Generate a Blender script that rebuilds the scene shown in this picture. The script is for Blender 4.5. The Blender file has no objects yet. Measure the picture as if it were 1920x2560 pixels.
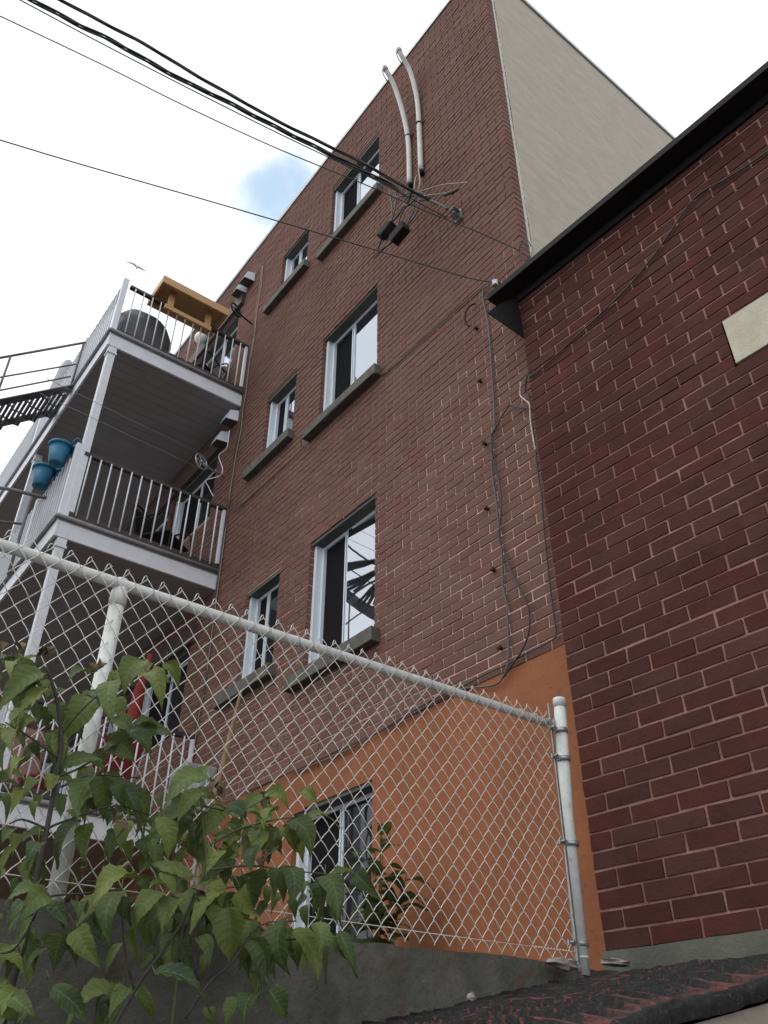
import bpy, math, random
from math import sin, cos, pi, radians
from mathutils import Vector, Matrix
rnd = random.Random(7)
S = bpy.context.scene
COL = S.collection

# ------------------------------------------------------------------ camera
R = Vector((0.6083798, 0.7936422, 0.0024555)); U = Vector((0.4547319, -0.3511148, 0.8184970)); F = Vector((-0.6504559, 0.4968404, 0.5745056))
cd = bpy.data.cameras.new('camera'); cam = bpy.data.objects.new('camera', cd); COL.objects.link(cam)
m = Matrix.Identity(4)
for i in range(3):
    m[i][0] = R[i]; m[i][1] = U[i]; m[i][2] = -F[i]
m.translation = Vector((2.779, -3.515, 0.0))
cam.matrix_world = m
cd.sensor_fit = 'VERTICAL'; cd.sensor_height = 24.0; cd.lens = 24.0 * 2102.6 / 2560
cd.clip_start = 0.05; cd.clip_end = 2000
S.camera = cam
S.render.resolution_x = 768; S.render.resolution_y = 1024

# ------------------------------------------------------------------ world / sky
wd = bpy.data.worlds.new('World'); S.world = wd; wd.use_nodes = True
nt = wd.node_tree; nt.nodes.clear()
SUN_EL, SUN_AZ = radians(52), radians(200)
sky = nt.nodes.new('ShaderNodeTexSky'); sky.sky_type = 'NISHITA'; sky.sun_disc = False
sky.sun_elevation = SUN_EL; sky.sun_rotation = SUN_AZ
tc = nt.nodes.new('ShaderNodeTexCoord')
dot = nt.nodes.new('ShaderNodeVectorMath'); dot.operation = 'DOT_PRODUCT'; dot.inputs[1].default_value = (-0.5175, 0.2333, 0.8232)
nz = nt.nodes.new('ShaderNodeTexNoise'); nz.inputs['Scale'].default_value = 9; nz.inputs['Detail'].default_value = 5
nt.links.new(tc.outputs['Generated'], dot.inputs[0]); nt.links.new(tc.outputs['Generated'], nz.inputs['Vector'])
ad = nt.nodes.new('ShaderNodeMath'); ad.operation = 'MULTIPLY_ADD'; ad.inputs[1].default_value = 0.006; nt.links.new(nz.outputs['Fac'], ad.inputs[0]); nt.links.new(dot.outputs['Value'], ad.inputs[2])
mr = nt.nodes.new('ShaderNodeMapRange'); mr.interpolation_type = 'SMOOTHSTEP'
mr.inputs['From Min'].default_value = 1.0011; mr.inputs['From Max'].default_value = 1.0026; mr.inputs['To Min'].default_value = 1.0; mr.inputs['To Max'].default_value = 0.22
nt.links.new(ad.outputs[0], mr.inputs['Value'])
nz2 = nt.nodes.new('ShaderNodeTexNoise'); nz2.inputs['Scale'].default_value = 2.2; nz2.inputs['Detail'].default_value = 4
nt.links.new(tc.outputs['Generated'], nz2.inputs['Vector'])
cr = nt.nodes.new('ShaderNodeValToRGB'); cr.color_ramp.elements[0].color = (13.5, 14.2, 15.2, 1); cr.color_ramp.elements[1].color = (17.5, 17.8, 18.2, 1)
cr.color_ramp.elements[0].position = .35; cr.color_ramp.elements[1].position = .65
nt.links.new(nz2.outputs['Fac'], cr.inputs['Fac'])
mul = nt.nodes.new('ShaderNodeMixRGB'); mul.blend_type = 'MULTIPLY'; mul.inputs[0].default_value = 1; mul.inputs[2].default_value = (4.0, 4.3, 3.5, 1)
nt.links.new(sky.outputs[0], mul.inputs[1])
mx = nt.nodes.new('ShaderNodeMixRGB'); nt.links.new(mr.outputs[0], mx.inputs['Fac']); nt.links.new(mul.outputs[0], mx.inputs[1]); nt.links.new(cr.outputs[0], mx.inputs[2])
bg = nt.nodes.new('ShaderNodeBackground'); bg.inputs['Strength'].default_value = 0.1
ow = nt.nodes.new('ShaderNodeOutputWorld')
nt.links.new(mx.outputs[0], bg.inputs['Color']); nt.links.new(bg.outputs[0], ow.inputs[0])

sl = bpy.data.lights.new('sun', 'SUN'); sl.energy = 0.8; sl.angle = radians(25); sl.color = (1, .97, .92)
so = bpy.data.objects.new('sun', sl); COL.objects.link(so)
sd = Vector((sin(SUN_AZ) * cos(SUN_EL), cos(SUN_AZ) * cos(SUN_EL), sin(SUN_EL)))
so.rotation_euler = sd.to_track_quat('Z', 'Y').to_euler(); so.location = sd * 30
S.view_settings.view_transform = 'Standard'; S.view_settings.look = 'None'; S.view_settings.exposure = -0.3; S.view_settings.gamma = 1
S.view_settings.use_curve_mapping = False

# ------------------------------------------------------------------ materials
def mat(name, c, rough=.7, c2=None, ns=6, bump=0, bs=40, metal=0, spec=.4, c3=None, ns3=60, f3=.5, island=0, stretch=None, sub=0):
    m = bpy.data.materials.new(name); m.use_nodes = True; t = m.node_tree; b = t.nodes['Principled BSDF']
    b.inputs['Roughness'].default_value = rough; b.inputs['Metallic'].default_value = metal; b.inputs['Specular IOR Level'].default_value = spec
    tc = t.nodes.new('ShaderNodeTexCoord'); vec = tc.outputs['Object']
    if stretch:
        mp = t.nodes.new('ShaderNodeMapping'); mp.inputs['Scale'].default_value = stretch; t.links.new(vec, mp.inputs['Vector']); vec = mp.outputs[0]
    col = None
    if c2 is None: b.inputs['Base Color'].default_value = (*c, 1)
    else:
        n = t.nodes.new('ShaderNodeTexNoise'); n.inputs['Scale'].default_value = ns; n.inputs['Detail'].default_value = 6; n.inputs['Roughness'].default_value = .65
        t.links.new(vec, n.inputs['Vector'])
        r = t.nodes.new('ShaderNodeValToRGB'); r.color_ramp.elements[0].position = .36; r.color_ramp.elements[1].position = .64
        r.color_ramp.elements[0].color = (*c, 1); r.color_ramp.elements[1].color = (*c2, 1)
        t.links.new(n.outputs['Fac'], r.inputs['Fac']); col = r.outputs['Color']
        if c3:
            n3 = t.nodes.new('ShaderNodeTexNoise'); n3.inputs['Scale'].default_value = ns3; n3.inputs['Detail'].default_value = 5; n3.inputs['Roughness'].default_value = .7
            t.links.new(vec, n3.inputs['Vector'])
            r3 = t.nodes.new('ShaderNodeMapRange'); r3.inputs['From Min'].default_value = .56; r3.inputs['From Max'].default_value = .68; r3.inputs['To Max'].default_value = f3
            t.links.new(n3.outputs['Fac'], r3.inputs['Value'])
            mm = t.nodes.new('ShaderNodeMixRGB'); mm.inputs[2].default_value = (*c3, 1); t.links.new(r3.outputs[0], mm.inputs['Fac']); t.links.new(col, mm.inputs[1]); col = mm.outputs[0]
        if island:
            g = t.nodes.new('ShaderNodeNewGeometry'); mi = t.nodes.new('ShaderNodeMapRange'); mi.inputs['To Min'].default_value = 1 - island; mi.inputs['To Max'].default_value = 1 + island
            t.links.new(g.outputs['Random Per Island'], mi.inputs['Value'])
            h = t.nodes.new('ShaderNodeHueSaturation'); t.links.new(mi.outputs[0], h.inputs['Value']); t.links.new(col, h.inputs['Color'])
            pw = t.nodes.new('ShaderNodeMath'); pw.operation = 'MULTIPLY_ADD'; pw.inputs[1].default_value = 7.3; pw.inputs[2].default_value = 0
            t.links.new(g.outputs['Random Per Island'], pw.inputs[0]); fr = t.nodes.new('ShaderNodeMath'); fr.operation = 'FRACT'; t.links.new(pw.outputs[0], fr.inputs[0])
            ms = t.nodes.new('ShaderNodeMapRange'); ms.inputs['To Min'].default_value = .95; ms.inputs['To Max'].default_value = 1.12; t.links.new(fr.outputs[0], ms.inputs['Value']); t.links.new(ms.outputs[0], h.inputs['Saturation'])
            col = h.outputs[0]
        t.links.new(col, b.inputs['Base Color'])
    if bump:
        n = t.nodes.new('ShaderNodeTexNoise'); n.inputs['Scale'].default_value = bs; n.inputs['Detail'].default_value = 7; n.inputs['Roughness'].default_value = .65
        t.links.new(tc.outputs['Object'], n.inputs['Vector']); bp = t.nodes.new('ShaderNodeBump'); bp.inputs['Strength'].default_value = bump; bp.inputs['Distance'].default_value = .01
        t.links.new(n.outputs['Fac'], bp.inputs['Height']); t.links.new(bp.outputs[0], b.inputs['Normal'])
    return m
M = {}
M['brick'] = mat('painted_brick', (.156, .084, .069), .75, (.19, .106, .088), 1.1, .5, 70, c3=(.15, .095, .066), ns3=2.3, f3=.6, island=.05)
M['mortar'] = mat('painted_mortar', (.62, .4, .335), .85, (.74, .5, .42), 3, .6, 90)
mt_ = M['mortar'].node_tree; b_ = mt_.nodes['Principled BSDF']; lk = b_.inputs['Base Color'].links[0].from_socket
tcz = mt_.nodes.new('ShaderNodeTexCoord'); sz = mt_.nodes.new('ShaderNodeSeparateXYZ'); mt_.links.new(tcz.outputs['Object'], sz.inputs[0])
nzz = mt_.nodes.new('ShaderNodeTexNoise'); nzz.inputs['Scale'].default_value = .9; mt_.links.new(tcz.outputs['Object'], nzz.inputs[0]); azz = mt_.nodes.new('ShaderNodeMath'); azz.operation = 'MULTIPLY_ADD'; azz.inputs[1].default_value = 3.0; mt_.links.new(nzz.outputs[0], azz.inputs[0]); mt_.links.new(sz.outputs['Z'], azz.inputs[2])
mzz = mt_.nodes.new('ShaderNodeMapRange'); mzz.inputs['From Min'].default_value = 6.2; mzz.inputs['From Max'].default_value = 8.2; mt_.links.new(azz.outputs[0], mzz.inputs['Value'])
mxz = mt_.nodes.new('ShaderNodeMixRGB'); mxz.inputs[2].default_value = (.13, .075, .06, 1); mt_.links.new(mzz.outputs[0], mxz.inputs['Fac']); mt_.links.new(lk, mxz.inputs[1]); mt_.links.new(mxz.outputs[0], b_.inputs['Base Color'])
M['brick2'] = mat('dark_brick', (.068, .027, .0235), .72, (.092, .036, .031), 2.2, .5, 60, c3=(.05, .022, .016), ns3=10, f3=.6, island=.12)
M['mortar2'] = mat('dark_mortar', (.26, .125, .1), .85, (.4, .22, .19), 8, .7, 90)
for q_ in ('brick', 'mortar', 'brick2', 'mortar2'): M[q_].node_tree.nodes['Principled BSDF'].inputs['Specular IOR Level'].default_value = .12; M[q_].node_tree.nodes['Principled BSDF'].inputs['Roughness'].default_value = .9
M['stucco'] = mat('beige_stucco', (.36, .32, .26), .85, (.41, .37, .305), 1.2, .35, 30, c3=(.27, .24, .19), ns3=3, f3=.7, stretch=(1, 2.5, 7))
M['orange'] = mat('orange_stucco', (.31, .108, .042), .8, (.235, .082, .034), 1.3, .5, 14, c3=(.14, .05, .025), ns3=30, f3=.6)
M['concrete'] = mat('weathered_concrete', (.08, .08, .068), .9, (.15, .145, .122), 5, 1.2, 24, c3=(.12, .058, .04), ns3=4.2, f3=.75)
M['sill'] = mat('sill_concrete', (.085, .08, .068), .85, (.14, .132, .112), 7, .5, 50, c3=(.07, .07, .055), ns3=9, f3=.7)
M['found'] = mat('foundation_concrete', (.1, .1, .085), .9, (.14, .138, .118), 6, .6, 50)
M['lintel'] = mat('lintel_stone', (.47, .44, .34), .85, (.56, .52, .41), 9, .5, 80, c3=(.36, .32, .24), ns3=70, f3=.6)
M['white'] = mat('white_paint', (.74, .76, .8), .45, (.66, .69, .73), 9, .05, 30)
M['dry'] = mat('dried_leaf', (.2, .15, .09), .9, (.1, .07, .045), 30, .5, 90)
M['vinyl'] = mat('white_vinyl', (.72, .78, .84), .35, (.66, .72, .78), 5)
M['galv'] = mat('white_galvanized', (.74, .76, .73), .42, (.62, .64, .61), 14, .1, 60, c3=(.3, .25, .18), ns3=35, f3=.35)
M['wire'] = mat('vinyl_coated_wire', (.76, .75, .7), .4, (.6, .58, .53), 9)
M['steel'] = mat('dull_steel', (.3, .31, .31), .4, (.4, .41, .41), 20, metal=.6)
M['soffitw'] = mat('soffit_boards', (.31, .3, .295), .7, (.36, .35, .34), 3)
M['nosing'] = mat('deck_nosing', (.2, .2, .2), .7, (.27, .27, .27), 8, .2, 60)
M['rail'] = mat('brown_rail', (.045, .036, .033), .6, (.065, .052, .047), 8)
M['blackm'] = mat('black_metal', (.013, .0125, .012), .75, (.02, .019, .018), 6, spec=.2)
M['brownm'] = mat('brown_metal', (.07, .05, .042), .6, (.09, .065, .055), 6)
M['stair'] = mat('stair_metal', (.12, .115, .125), .6, (.17, .165, .17), 8)
M['cable'] = mat('black_cable', (.035, .034, .033), .5)
M['cableg'] = mat('grey_cable', (.1, .1, .095), .5)
M['cableb'] = mat('beige_cable', (.33, .27, .22), .6)
M['pvc'] = mat('grey_pvc', (.58, .57, .53), .5, (.5, .49, .45), 10)
M['wood'] = mat('raw_pine', (.62, .38, .19), .65, (.52, .3, .14), 5, .1, 60, c3=(.28, .13, .05), ns3=14, f3=.6, stretch=(6, 1, 6))
M['cover'] = mat('vinyl_cover', (.06, .06, .07), .5, (.09, .09, .1), 5, .8, 8)
M['blue'] = mat('blue_plastic', (.02, .135, .24), .55, (.025, .16, .27), 8, .1, 60)
M['red'] = mat('red_fabric', (.26, .03, .028), .8, (.2, .025, .022), 8)
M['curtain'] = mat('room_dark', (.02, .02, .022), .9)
M['grey'] = mat('grey_enamel', (.32, .34, .35), .5, (.27, .29, .3), 5)
M['tar'] = mat('tar', (.014, .013, .013), .75, (.03, .028, .027), 14, 1.0, 60, c3=(.16, .15, .14), ns3=55, f3=.35)
M['stem'] = mat('sapling_bark', (.035, .032, .027), .7, (.06, .055, .042), 30, .4, 120)
M['twig'] = mat('green_twig', (.07, .085, .035), .6, (.1, .1, .05), 20)
M['tan'] = mat('dry_stem', (.26, .17, .1), .8, (.2, .13, .08), 20)
M['ground'] = mat('alley_asphalt', (.05, .05, .05), .9, (.075, .073, .07), 3, .6, 80)
M['soil'] = mat('yard_soil', (.05, .04, .03), .95, (.08, .065, .05), 8, .8, 40)
M['globe'] = mat('opal_glass', (.75, .75, .72), .25)
M['caulk'] = mat('old_caulk', (.62, .6, .54), .8, (.4, .37, .32), 25, .8, 80)
M['head'] = mat('painted_board', (.075, .08, .068), .7, (.1, .105, .09), 8)
M['rust'] = mat('rusty_iron', (.06, .03, .02), .9, (.1, .05, .03), 40)
M['rubble'] = mat('broken_mortar', (.42, .39, .35), .9, (.3, .27, .25), 20, .8, 60)
M['cloth'] = mat('grey_canvas', (.42, .42, .44), .8, (.36, .36, .38), 8)

def glass(name, refl, base=(.02, .022, .025), rough=.015):
    m = bpy.data.materials.new(name); m.use_nodes = True; t = m.node_tree; t.nodes.clear()
    o = t.nodes.new('ShaderNodeOutputMaterial'); x = t.nodes.new('ShaderNodeMixShader'); d = t.nodes.new('ShaderNodeBsdfDiffuse'); g = t.nodes.new('ShaderNodeBsdfGlossy')
    d.inputs['Color'].default_value = (*base, 1); g.inputs['Color'].default_value = (.9, .94, 1, 1); g.inputs['Roughness'].default_value = rough
    lw = t.nodes.new('ShaderNodeFresnel'); lw.inputs['IOR'].default_value = 1.5
    a = t.nodes.new('ShaderNodeMath'); a.operation = 'ADD'; a.inputs[1].default_value = refl; a.use_clamp = True
    t.links.new(lw.outputs[0], a.inputs[0]); t.links.new(a.outputs[0], x.inputs[0]); t.links.new(d.outputs[0], x.inputs[1]); t.links.new(g.outputs[0], x.inputs[2]); t.links.new(x.outputs[0], o.inputs[0])
    n = t.nodes.new('ShaderNodeTexNoise'); n.inputs['Scale'].default_value = 1.4; tc = t.nodes.new('ShaderNodeTexCoord'); t.links.new(tc.outputs['Object'], n.inputs['Vector'])
    b = t.nodes.new('ShaderNodeBump'); b.inputs['Strength'].default_value = .05; b.inputs['Distance'].default_value = .02; t.links.new(n.outputs[0], b.inputs['Height']); t.links.new(b.outputs[0], g.inputs['Normal'])
    return m
M['glass'] = glass('coated_glass', .42); M['glassd'] = glass('dim_glass', .0); M['screen'] = glass('insect_screen', -.2, (.018, .018, .02), .4)

def leafmat(name, a, b, under):
    m = bpy.data.materials.new(name); m.use_nodes = True; t = m.node_tree; p = t.nodes['Principled BSDF']
    tc = t.nodes.new('ShaderNodeTexCoord'); g = t.nodes.new('ShaderNodeNewGeometry')
    n = t.nodes.new('ShaderNodeTexNoise'); n.inputs['Scale'].default_value = 14; n.inputs['Detail'].default_value = 5; t.links.new(tc.outputs['Object'], n.inputs['Vector'])
    ml = t.nodes.new('ShaderNodeMath'); ml.operation = 'MULTIPLY_ADD'; ml.inputs[1].default_value = .55; t.links.new(g.outputs['Random Per Island'], ml.inputs[0])
    m2 = t.nodes.new('ShaderNodeMath'); m2.operation = 'MULTIPLY'; m2.inputs[1].default_value = .5; t.links.new(n.outputs[0], m2.inputs[0]); t.links.new(m2.outputs[0], ml.inputs[2])
    r = t.nodes.new('ShaderNodeValToRGB'); r.color_ramp.elements[0].position = .2; r.color_ramp.elements[1].position = .72; q3 = r.color_ramp.elements.new(.86); q3.color = (b[0] * 1.15, b[1] * .97, b[2] * .85, 1)
    r.color_ramp.elements[0].color = (*a, 1); r.color_ramp.elements[1].color = (*b, 1); t.links.new(ml.outputs[0], r.inputs['Fac'])
    mxc = t.nodes.new('ShaderNodeMixRGB'); mxc.inputs[2].default_value = (*under, 1); t.links.new(g.outputs['Backfacing'], mxc.inputs['Fac']); t.links.new(r.outputs[0], mxc.inputs[1])
    # brown blotches eaten into the leaves
    n3 = t.nodes.new('ShaderNodeTexNoise'); n3.inputs['Scale'].default_value = 75; n3.inputs['Detail'].default_value = 3; t.links.new(tc.outputs['Object'], n3.inputs['Vector'])
    r3 = t.nodes.new('ShaderNodeMapRange'); r3.inputs['From Min'].default_value = .68; r3.inputs['From Max'].default_value = .72; r3.inputs['To Max'].default_value = .85; t.links.new(n3.outputs[0], r3.inputs['Value'])
    mb = t.nodes.new('ShaderNodeMixRGB'); mb.inputs[2].default_value = (.035, .025, .012, 1); t.links.new(r3.outputs[0], mb.inputs['Fac']); t.links.new(mxc.outputs[0], mb.inputs[1])
    uvn = t.nodes.new('ShaderNodeUVMap'); uvn.uv_map = 'leaf'; sp_ = t.nodes.new('ShaderNodeSeparateXYZ'); t.links.new(uvn.outputs[0], sp_.inputs[0])
    def mth(op, a_, b_=None, c_=None):
        q_ = t.nodes.new('ShaderNodeMath'); q_.operation = op
        for ii, vv in enumerate((a_, b_, c_)):
            if vv is None: continue
            if isinstance(vv, (int, float)): q_.inputs[ii].default_value = vv
            else: t.links.new(vv, q_.inputs[ii])
        return q_.outputs[0]
    au = mth('ABSOLUTE', sp_.outputs['X']); arg = mth('MULTIPLY_ADD', sp_.outputs['Y'], 9.0, mth('MULTIPLY', au, -1.6)); fr_ = mth('ABSOLUTE', mth('SUBTRACT', mth('FRACT', arg), .5))
    vein = mth('MAXIMUM', mth('MULTIPLY', mth('LESS_THAN', fr_, .06), .55), mth('LESS_THAN', au, .05))
    dk_ = mth('MULTIPLY_ADD', mth('GREATER_THAN', fr_, .34), -.16, 1.0)
    mv = t.nodes.new('ShaderNodeMixRGB'); mv.inputs[2].default_value = (b[0] * 1.5, b[1] * 1.45, b[2] * 1.9, 1); t.links.new(mth('MULTIPLY', vein, .38), mv.inputs['Fac']); t.links.new(mb.outputs[0], mv.inputs[1])
    hv = t.nodes.new('ShaderNodeHueSaturation'); t.links.new(mv.outputs[0], hv.inputs['Color']); t.links.new(dk_, hv.inputs['Value']); mb = hv
    t.links.new(mb.outputs[0], p.inputs['Base Color']); p.inputs['Roughness'].default_value = .5; p.inputs['Specular IOR Level'].default_value = .3
    tr = t.nodes.new('ShaderNodeBsdfTranslucent'); tr.inputs['Color'].default_value = (.16, .2, .04, 1); ms = t.nodes.new('ShaderNodeMixShader'); ms.inputs[0].default_value = .2
    o = t.nodes['Material Output']; t.links.new(p.outputs[0], ms.inputs[1]); t.links.new(tr.outputs[0], ms.inputs[2]); t.links.new(ms.outputs[0], o.inputs[0])
    bp = t.nodes.new('ShaderNodeBump'); bp.inputs['Strength'].default_value = .4; bp.inputs['Distance'].default_value = .004; n4 = t.nodes.new('ShaderNodeTexNoise'); n4.inputs['Scale'].default_value = 120; t.links.new(tc.outputs['Object'], n4.inputs['Vector'])
    t.links.new(n4.outputs[0], bp.inputs['Height']); t.links.new(bp.outputs[0], p.inputs['Normal'])
    return m
M['leaf'] = leafmat('sapling_leaf', (.024, .052, .022), (.15, .195, .05), (.12, .165, .07))
M['leafd'] = leafmat('shrub_leaf', (.03, .055, .03), (.07, .1, .05), (.06, .09, .05))

# ------------------------------------------------------------------ mesh builder
class MB:
    def __init__(s): s.uv = {}; s.v = []; s.f = []; s.m = []; s.sm = []
    def add(s, vs, fs, mi=0, smooth=False):
        o = len(s.v); s.v += [tuple(v) for v in vs]; s.f += [tuple(o + i for i in f) for f in fs]; s.m += [mi] * len(fs); s.sm += [smooth] * len(fs); return s
    def box(s, a, b, mi=0):
        (x0, y0, z0), (x1, y1, z1) = a, b
        return s.add([(x0, y0, z0), (x1, y0, z0), (x1, y1, z0), (x0, y1, z0), (x0, y0, z1), (x1, y0, z1), (x1, y1, z1), (x0, y1, z1)],
                     [(0, 3, 2, 1), (4, 5, 6, 7), (0, 1, 5, 4), (1, 2, 6, 5), (2, 3, 7, 6), (3, 0, 4, 7)], mi)
    def obox(s, p, q, w, h, upv=(0, 0, 1), mi=0):
        p = Vector(p); q = Vector(q); d = (q - p).normalized(); a = d.cross(Vector(upv))
        if a.length < 1e-4: a = d.cross(Vector((0, 1, 0)))
        a.normalize(); b = d.cross(a).normalized(); a *= w / 2; b *= h / 2
        return s.add([p - a - b, p + a - b, p + a + b, p - a + b, q - a - b, q + a - b, q + a + b, q - a + b],
                     [(0, 3, 2, 1), (4, 5, 6, 7), (0, 1, 5, 4), (1, 2, 6, 5), (2, 3, 7, 6), (3, 0, 4, 7)], mi)
    def tube(s, pts, r, n=8, mi=0, cap=True):
        P = [Vector(p) for p in pts]
        if not isinstance(r, (list, tuple)): r = [r] * len(P)
        d0 = (P[1] - P[0]).normalized(); a = d0.orthogonal().normalized(); vs = []; fs = []
        for i, p in enumerate(P):
            d = (P[min(i + 1, len(P) - 1)] - P[max(i - 1, 0)])
            if d.length < 1e-9: d = d0
            d.normalize(); a = (a - d * a.dot(d))
            if a.length < 1e-5: a = d.orthogonal()
            a.normalize(); b = d.cross(a)
            for k in range(n):
                t = 2 * pi * k / n; vs.append(p + (a * cos(t) + b * sin(t)) * r[i])
        for i in range(len(P) - 1):
            for k in range(n):
                fs.append((i * n + k, i * n + (k + 1) % n, (i + 1) * n + (k + 1) % n, (i + 1) * n + k))
        if cap: fs.append(tuple(range(n - 1, -1, -1))); fs.append(tuple((len(P) - 1) * n + k for k in range(n)))
        return s.add(vs, fs, mi, True)
    def lathe(s, c, prof, n=16, axis=(0, 0, 1), mi=0, cap=True):
        ax = Vector(axis).normalized(); a = ax.orthogonal().normalized(); b = ax.cross(a); c = Vector(c); vs = []; fs = []
        for r, h in prof:
            for k in range(n): t = 2 * pi * k / n; vs.append(c + ax * h + (a * cos(t) + b * sin(t)) * r)
        for i in range(len(prof) - 1):
            for k in range(n): fs.append((i * n + k, i * n + (k + 1) % n, (i + 1) * n + (k + 1) % n, (i + 1) * n + k))
        if cap: fs.append(tuple(range(n - 1, -1, -1))); fs.append(tuple((len(prof) - 1) * n + k for k in range(n)))
        return s.add(vs, fs, mi, True)
    def build(s, name, ms, parent=None, bevel=0):
        me = bpy.data.meshes.new(name); me.from_pydata(s.v, [], s.f); me.update()
        for q in (ms if isinstance(ms, (list, tuple)) else [ms]): me.materials.append(M[q])
        me.polygons.foreach_set('material_index', s.m); me.polygons.foreach_set('use_smooth', s.sm)
        o = bpy.data.objects.new(name, me); COL.objects.link(o)
        if s.uv:
            ul = me.uv_layers.new(name='leaf'); vi = [0] * len(me.loops); me.loops.foreach_get('vertex_index', vi); ul.data.foreach_set('uv', [c for q in vi for c in s.uv.get(q, (0, 0))])
        if parent: o.parent = parent
        if bevel:
            bv = o.modifiers.new('bevel', 'BEVEL'); bv.width = bevel; bv.segments = 2; bv.limit_method = 'ANGLE'
        return o
def tag(o, label, cat, group=None):
    o['label'] = label; o['category'] = cat
    if group: o['group'] = group
    return o
def thing(name, label, cat, loc, group=None):
    o = bpy.data.objects.new(name, None); COL.objects.link(o); o.location = loc; o.empty_display_size = .1
    return tag(o, label, cat, group)
def put(o, root):      # parent a world-coordinate mesh to a located Empty
    o.parent = root; o.matrix_parent_inverse = Matrix.Translation(-Vector(root.location)); return o
def struct(o): o['kind'] = 'structure'; return o
def smoothline(pts, k=4):
    P = [Vector(p) for p in pts]; out = []
    for i in range(len(P) - 1):
        p0 = P[max(i - 1, 0)]; p1 = P[i]; p2 = P[i + 1]; p3 = P[min(i + 2, len(P) - 1)]
        for j in range(k):
            t = j / k; out.append(.5 * ((2 * p1) + (p2 - p0) * t + (2 * p0 - 5 * p1 + 4 * p2 - p3) * t * t + (3 * p1 - p0 - 3 * p2 + p3) * t ** 3))
    out.append(P[-1]); return out

# ------------------------------------------------------------------ ground
struct(MB().box((-60, -60, -1.8), (60, 60, -1.6)).build('ground', 'ground'))
struct(MB().box((-40, -8, -1.59), (-0.12, 0.2, 0.22)).build('yard_ground', 'soil'))

# ------------------------------------------------------------------ brick wall maker
def brick_wall(mb, x0, x1, z0, z1, L, H, openings, joint=.009, depth=.1, T=lambda x, y, z: (x, y, z), jit=.0012, rec=.009, corner=False, rsd=1, mor=True):
    rr = random.Random(rsd); row = 0; z = z0
    while z < z1 - .01:
        zt = min(z + H - joint, z1); x = x0 - (L / 2 if row % 2 else 0); dz = rr.uniform(-.0015, .0015)
        while x < x1:
            a = max(x, x0); b = min(x + L - joint, x1)
            if corner and x + L >= x1: b = x1
            segs = [(a, b)]
            for (ox0, ox1, oz0, oz1) in openings:
                if zt > oz0 + .012 and z < oz1 - .012:
                    if ox0 - .045 < b < ox0: segs = [(a, ox0)]
                    if ox1 < a < ox1 + .045: segs = [(ox1, segs[0][1])]
            for (ox0, ox1, oz0, oz1) in openings:
                if zt > oz0 + .012 and z < oz1 - .012:
                    ns = []
                    for (p, q) in segs:
                        if q <= ox0 or p >= ox1: ns.append((p, q))
                        else:
                            if p < ox0 - .03: ns.append((p, ox0))
                            if q > ox1 + .03: ns.append((ox1, q))
                    segs = ns
            for (p, q) in segs:
                if q - p < .012: continue
                dy = rr.uniform(-.002, .0015); j = lambda: rr.uniform(-jit, jit)
                vs = [(p + j(), dy + j(), z + dz + j()), (q + j(), dy + j(), z + dz + j()), (q, depth, z + dz), (p, depth, z + dz),
                      (p + j(), dy + j(), zt + dz + j()), (q + j(), dy + j(), zt + dz + j()), (q, depth, zt + dz), (p, depth, zt + dz)]
                mb.add([T(*v) for v in vs], [(0, 3, 2, 1), (4, 5, 6, 7), (0, 1, 5, 4), (1, 2, 6, 5), (3, 0, 4, 7)], 0)
            x += L
        z += H; row += 1
    # mortar bed: rectangles between the openings
    if not mor: return
    xs = sorted({x0, x1 - (rec if corner else 0)} | {o[0] - rec for o in openings} | {o[1] + rec for o in openings}); zs = sorted({z0, z1} | {o[2] - rec for o in openings} | {o[3] + rec for o in openings})
    xs = [x for x in xs if x0 <= x <= x1]; zs = [q for q in zs if z0 <= q <= z1]
    for i in range(len(xs) - 1):
        for k in range(len(zs) - 1):
            cx = (xs[i] + xs[i + 1]) / 2; cz = (zs[k] + zs[k + 1]) / 2
            if any(o[0] - rec < cx < o[1] + rec and o[2] - rec < cz < o[3] + rec for o in openings): continue
            a, b, c, d = xs[i], xs[i + 1], zs[k], zs[k + 1]
            V = [(a, rec, c), (b, rec, c), (b, .16, c), (a, .16, c), (a, rec, d), (b, rec, d), (b, .16, d), (a, .16, d)]
            mb.add([T(*v) for v in V], [(0, 3, 2, 1), (4, 5, 6, 7), (0, 1, 5, 4), (1, 2, 6, 5), (3, 0, 4, 7)], 1)

# ------------------------------------------------------------------ apartment building
apt = thing('apartment_building', 'tall brownish red painted brick apartment block with orange basement band and beige side wall', 'building', (-4, 1, -1.6))
BX = (-2.965, -1.945); SX = (-4.18, -3.51)
WIN = [(*BX, 3.0, 4.335, 'ground floor'), (*BX, 5.81, 7.10, 'middle floor'), (*BX, 8.74, 9.94, 'top floor'), (*SX, 3.27, 4.32, 'g'), (*SX, 6.08, 7.05, 'm'), (*SX, 8.94, 9.78, 't')]
DOORS = []
for zb in (2.15, 4.97, 7.73):
    DOORS += [(-6.75, -5.42, zb + 1.05, zb + 2.05), (-7.75, -6.85, zb + .02, zb + 2.05), (-10.3, -8.6, zb + .9, zb + 2.05)]
OPEN = [w[:4] for w in WIN] + DOORS
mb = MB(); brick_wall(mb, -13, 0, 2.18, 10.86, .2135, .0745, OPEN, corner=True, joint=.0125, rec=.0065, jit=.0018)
put(mb.build('brick_facade', ['brick', 'mortar']), apt)
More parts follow.
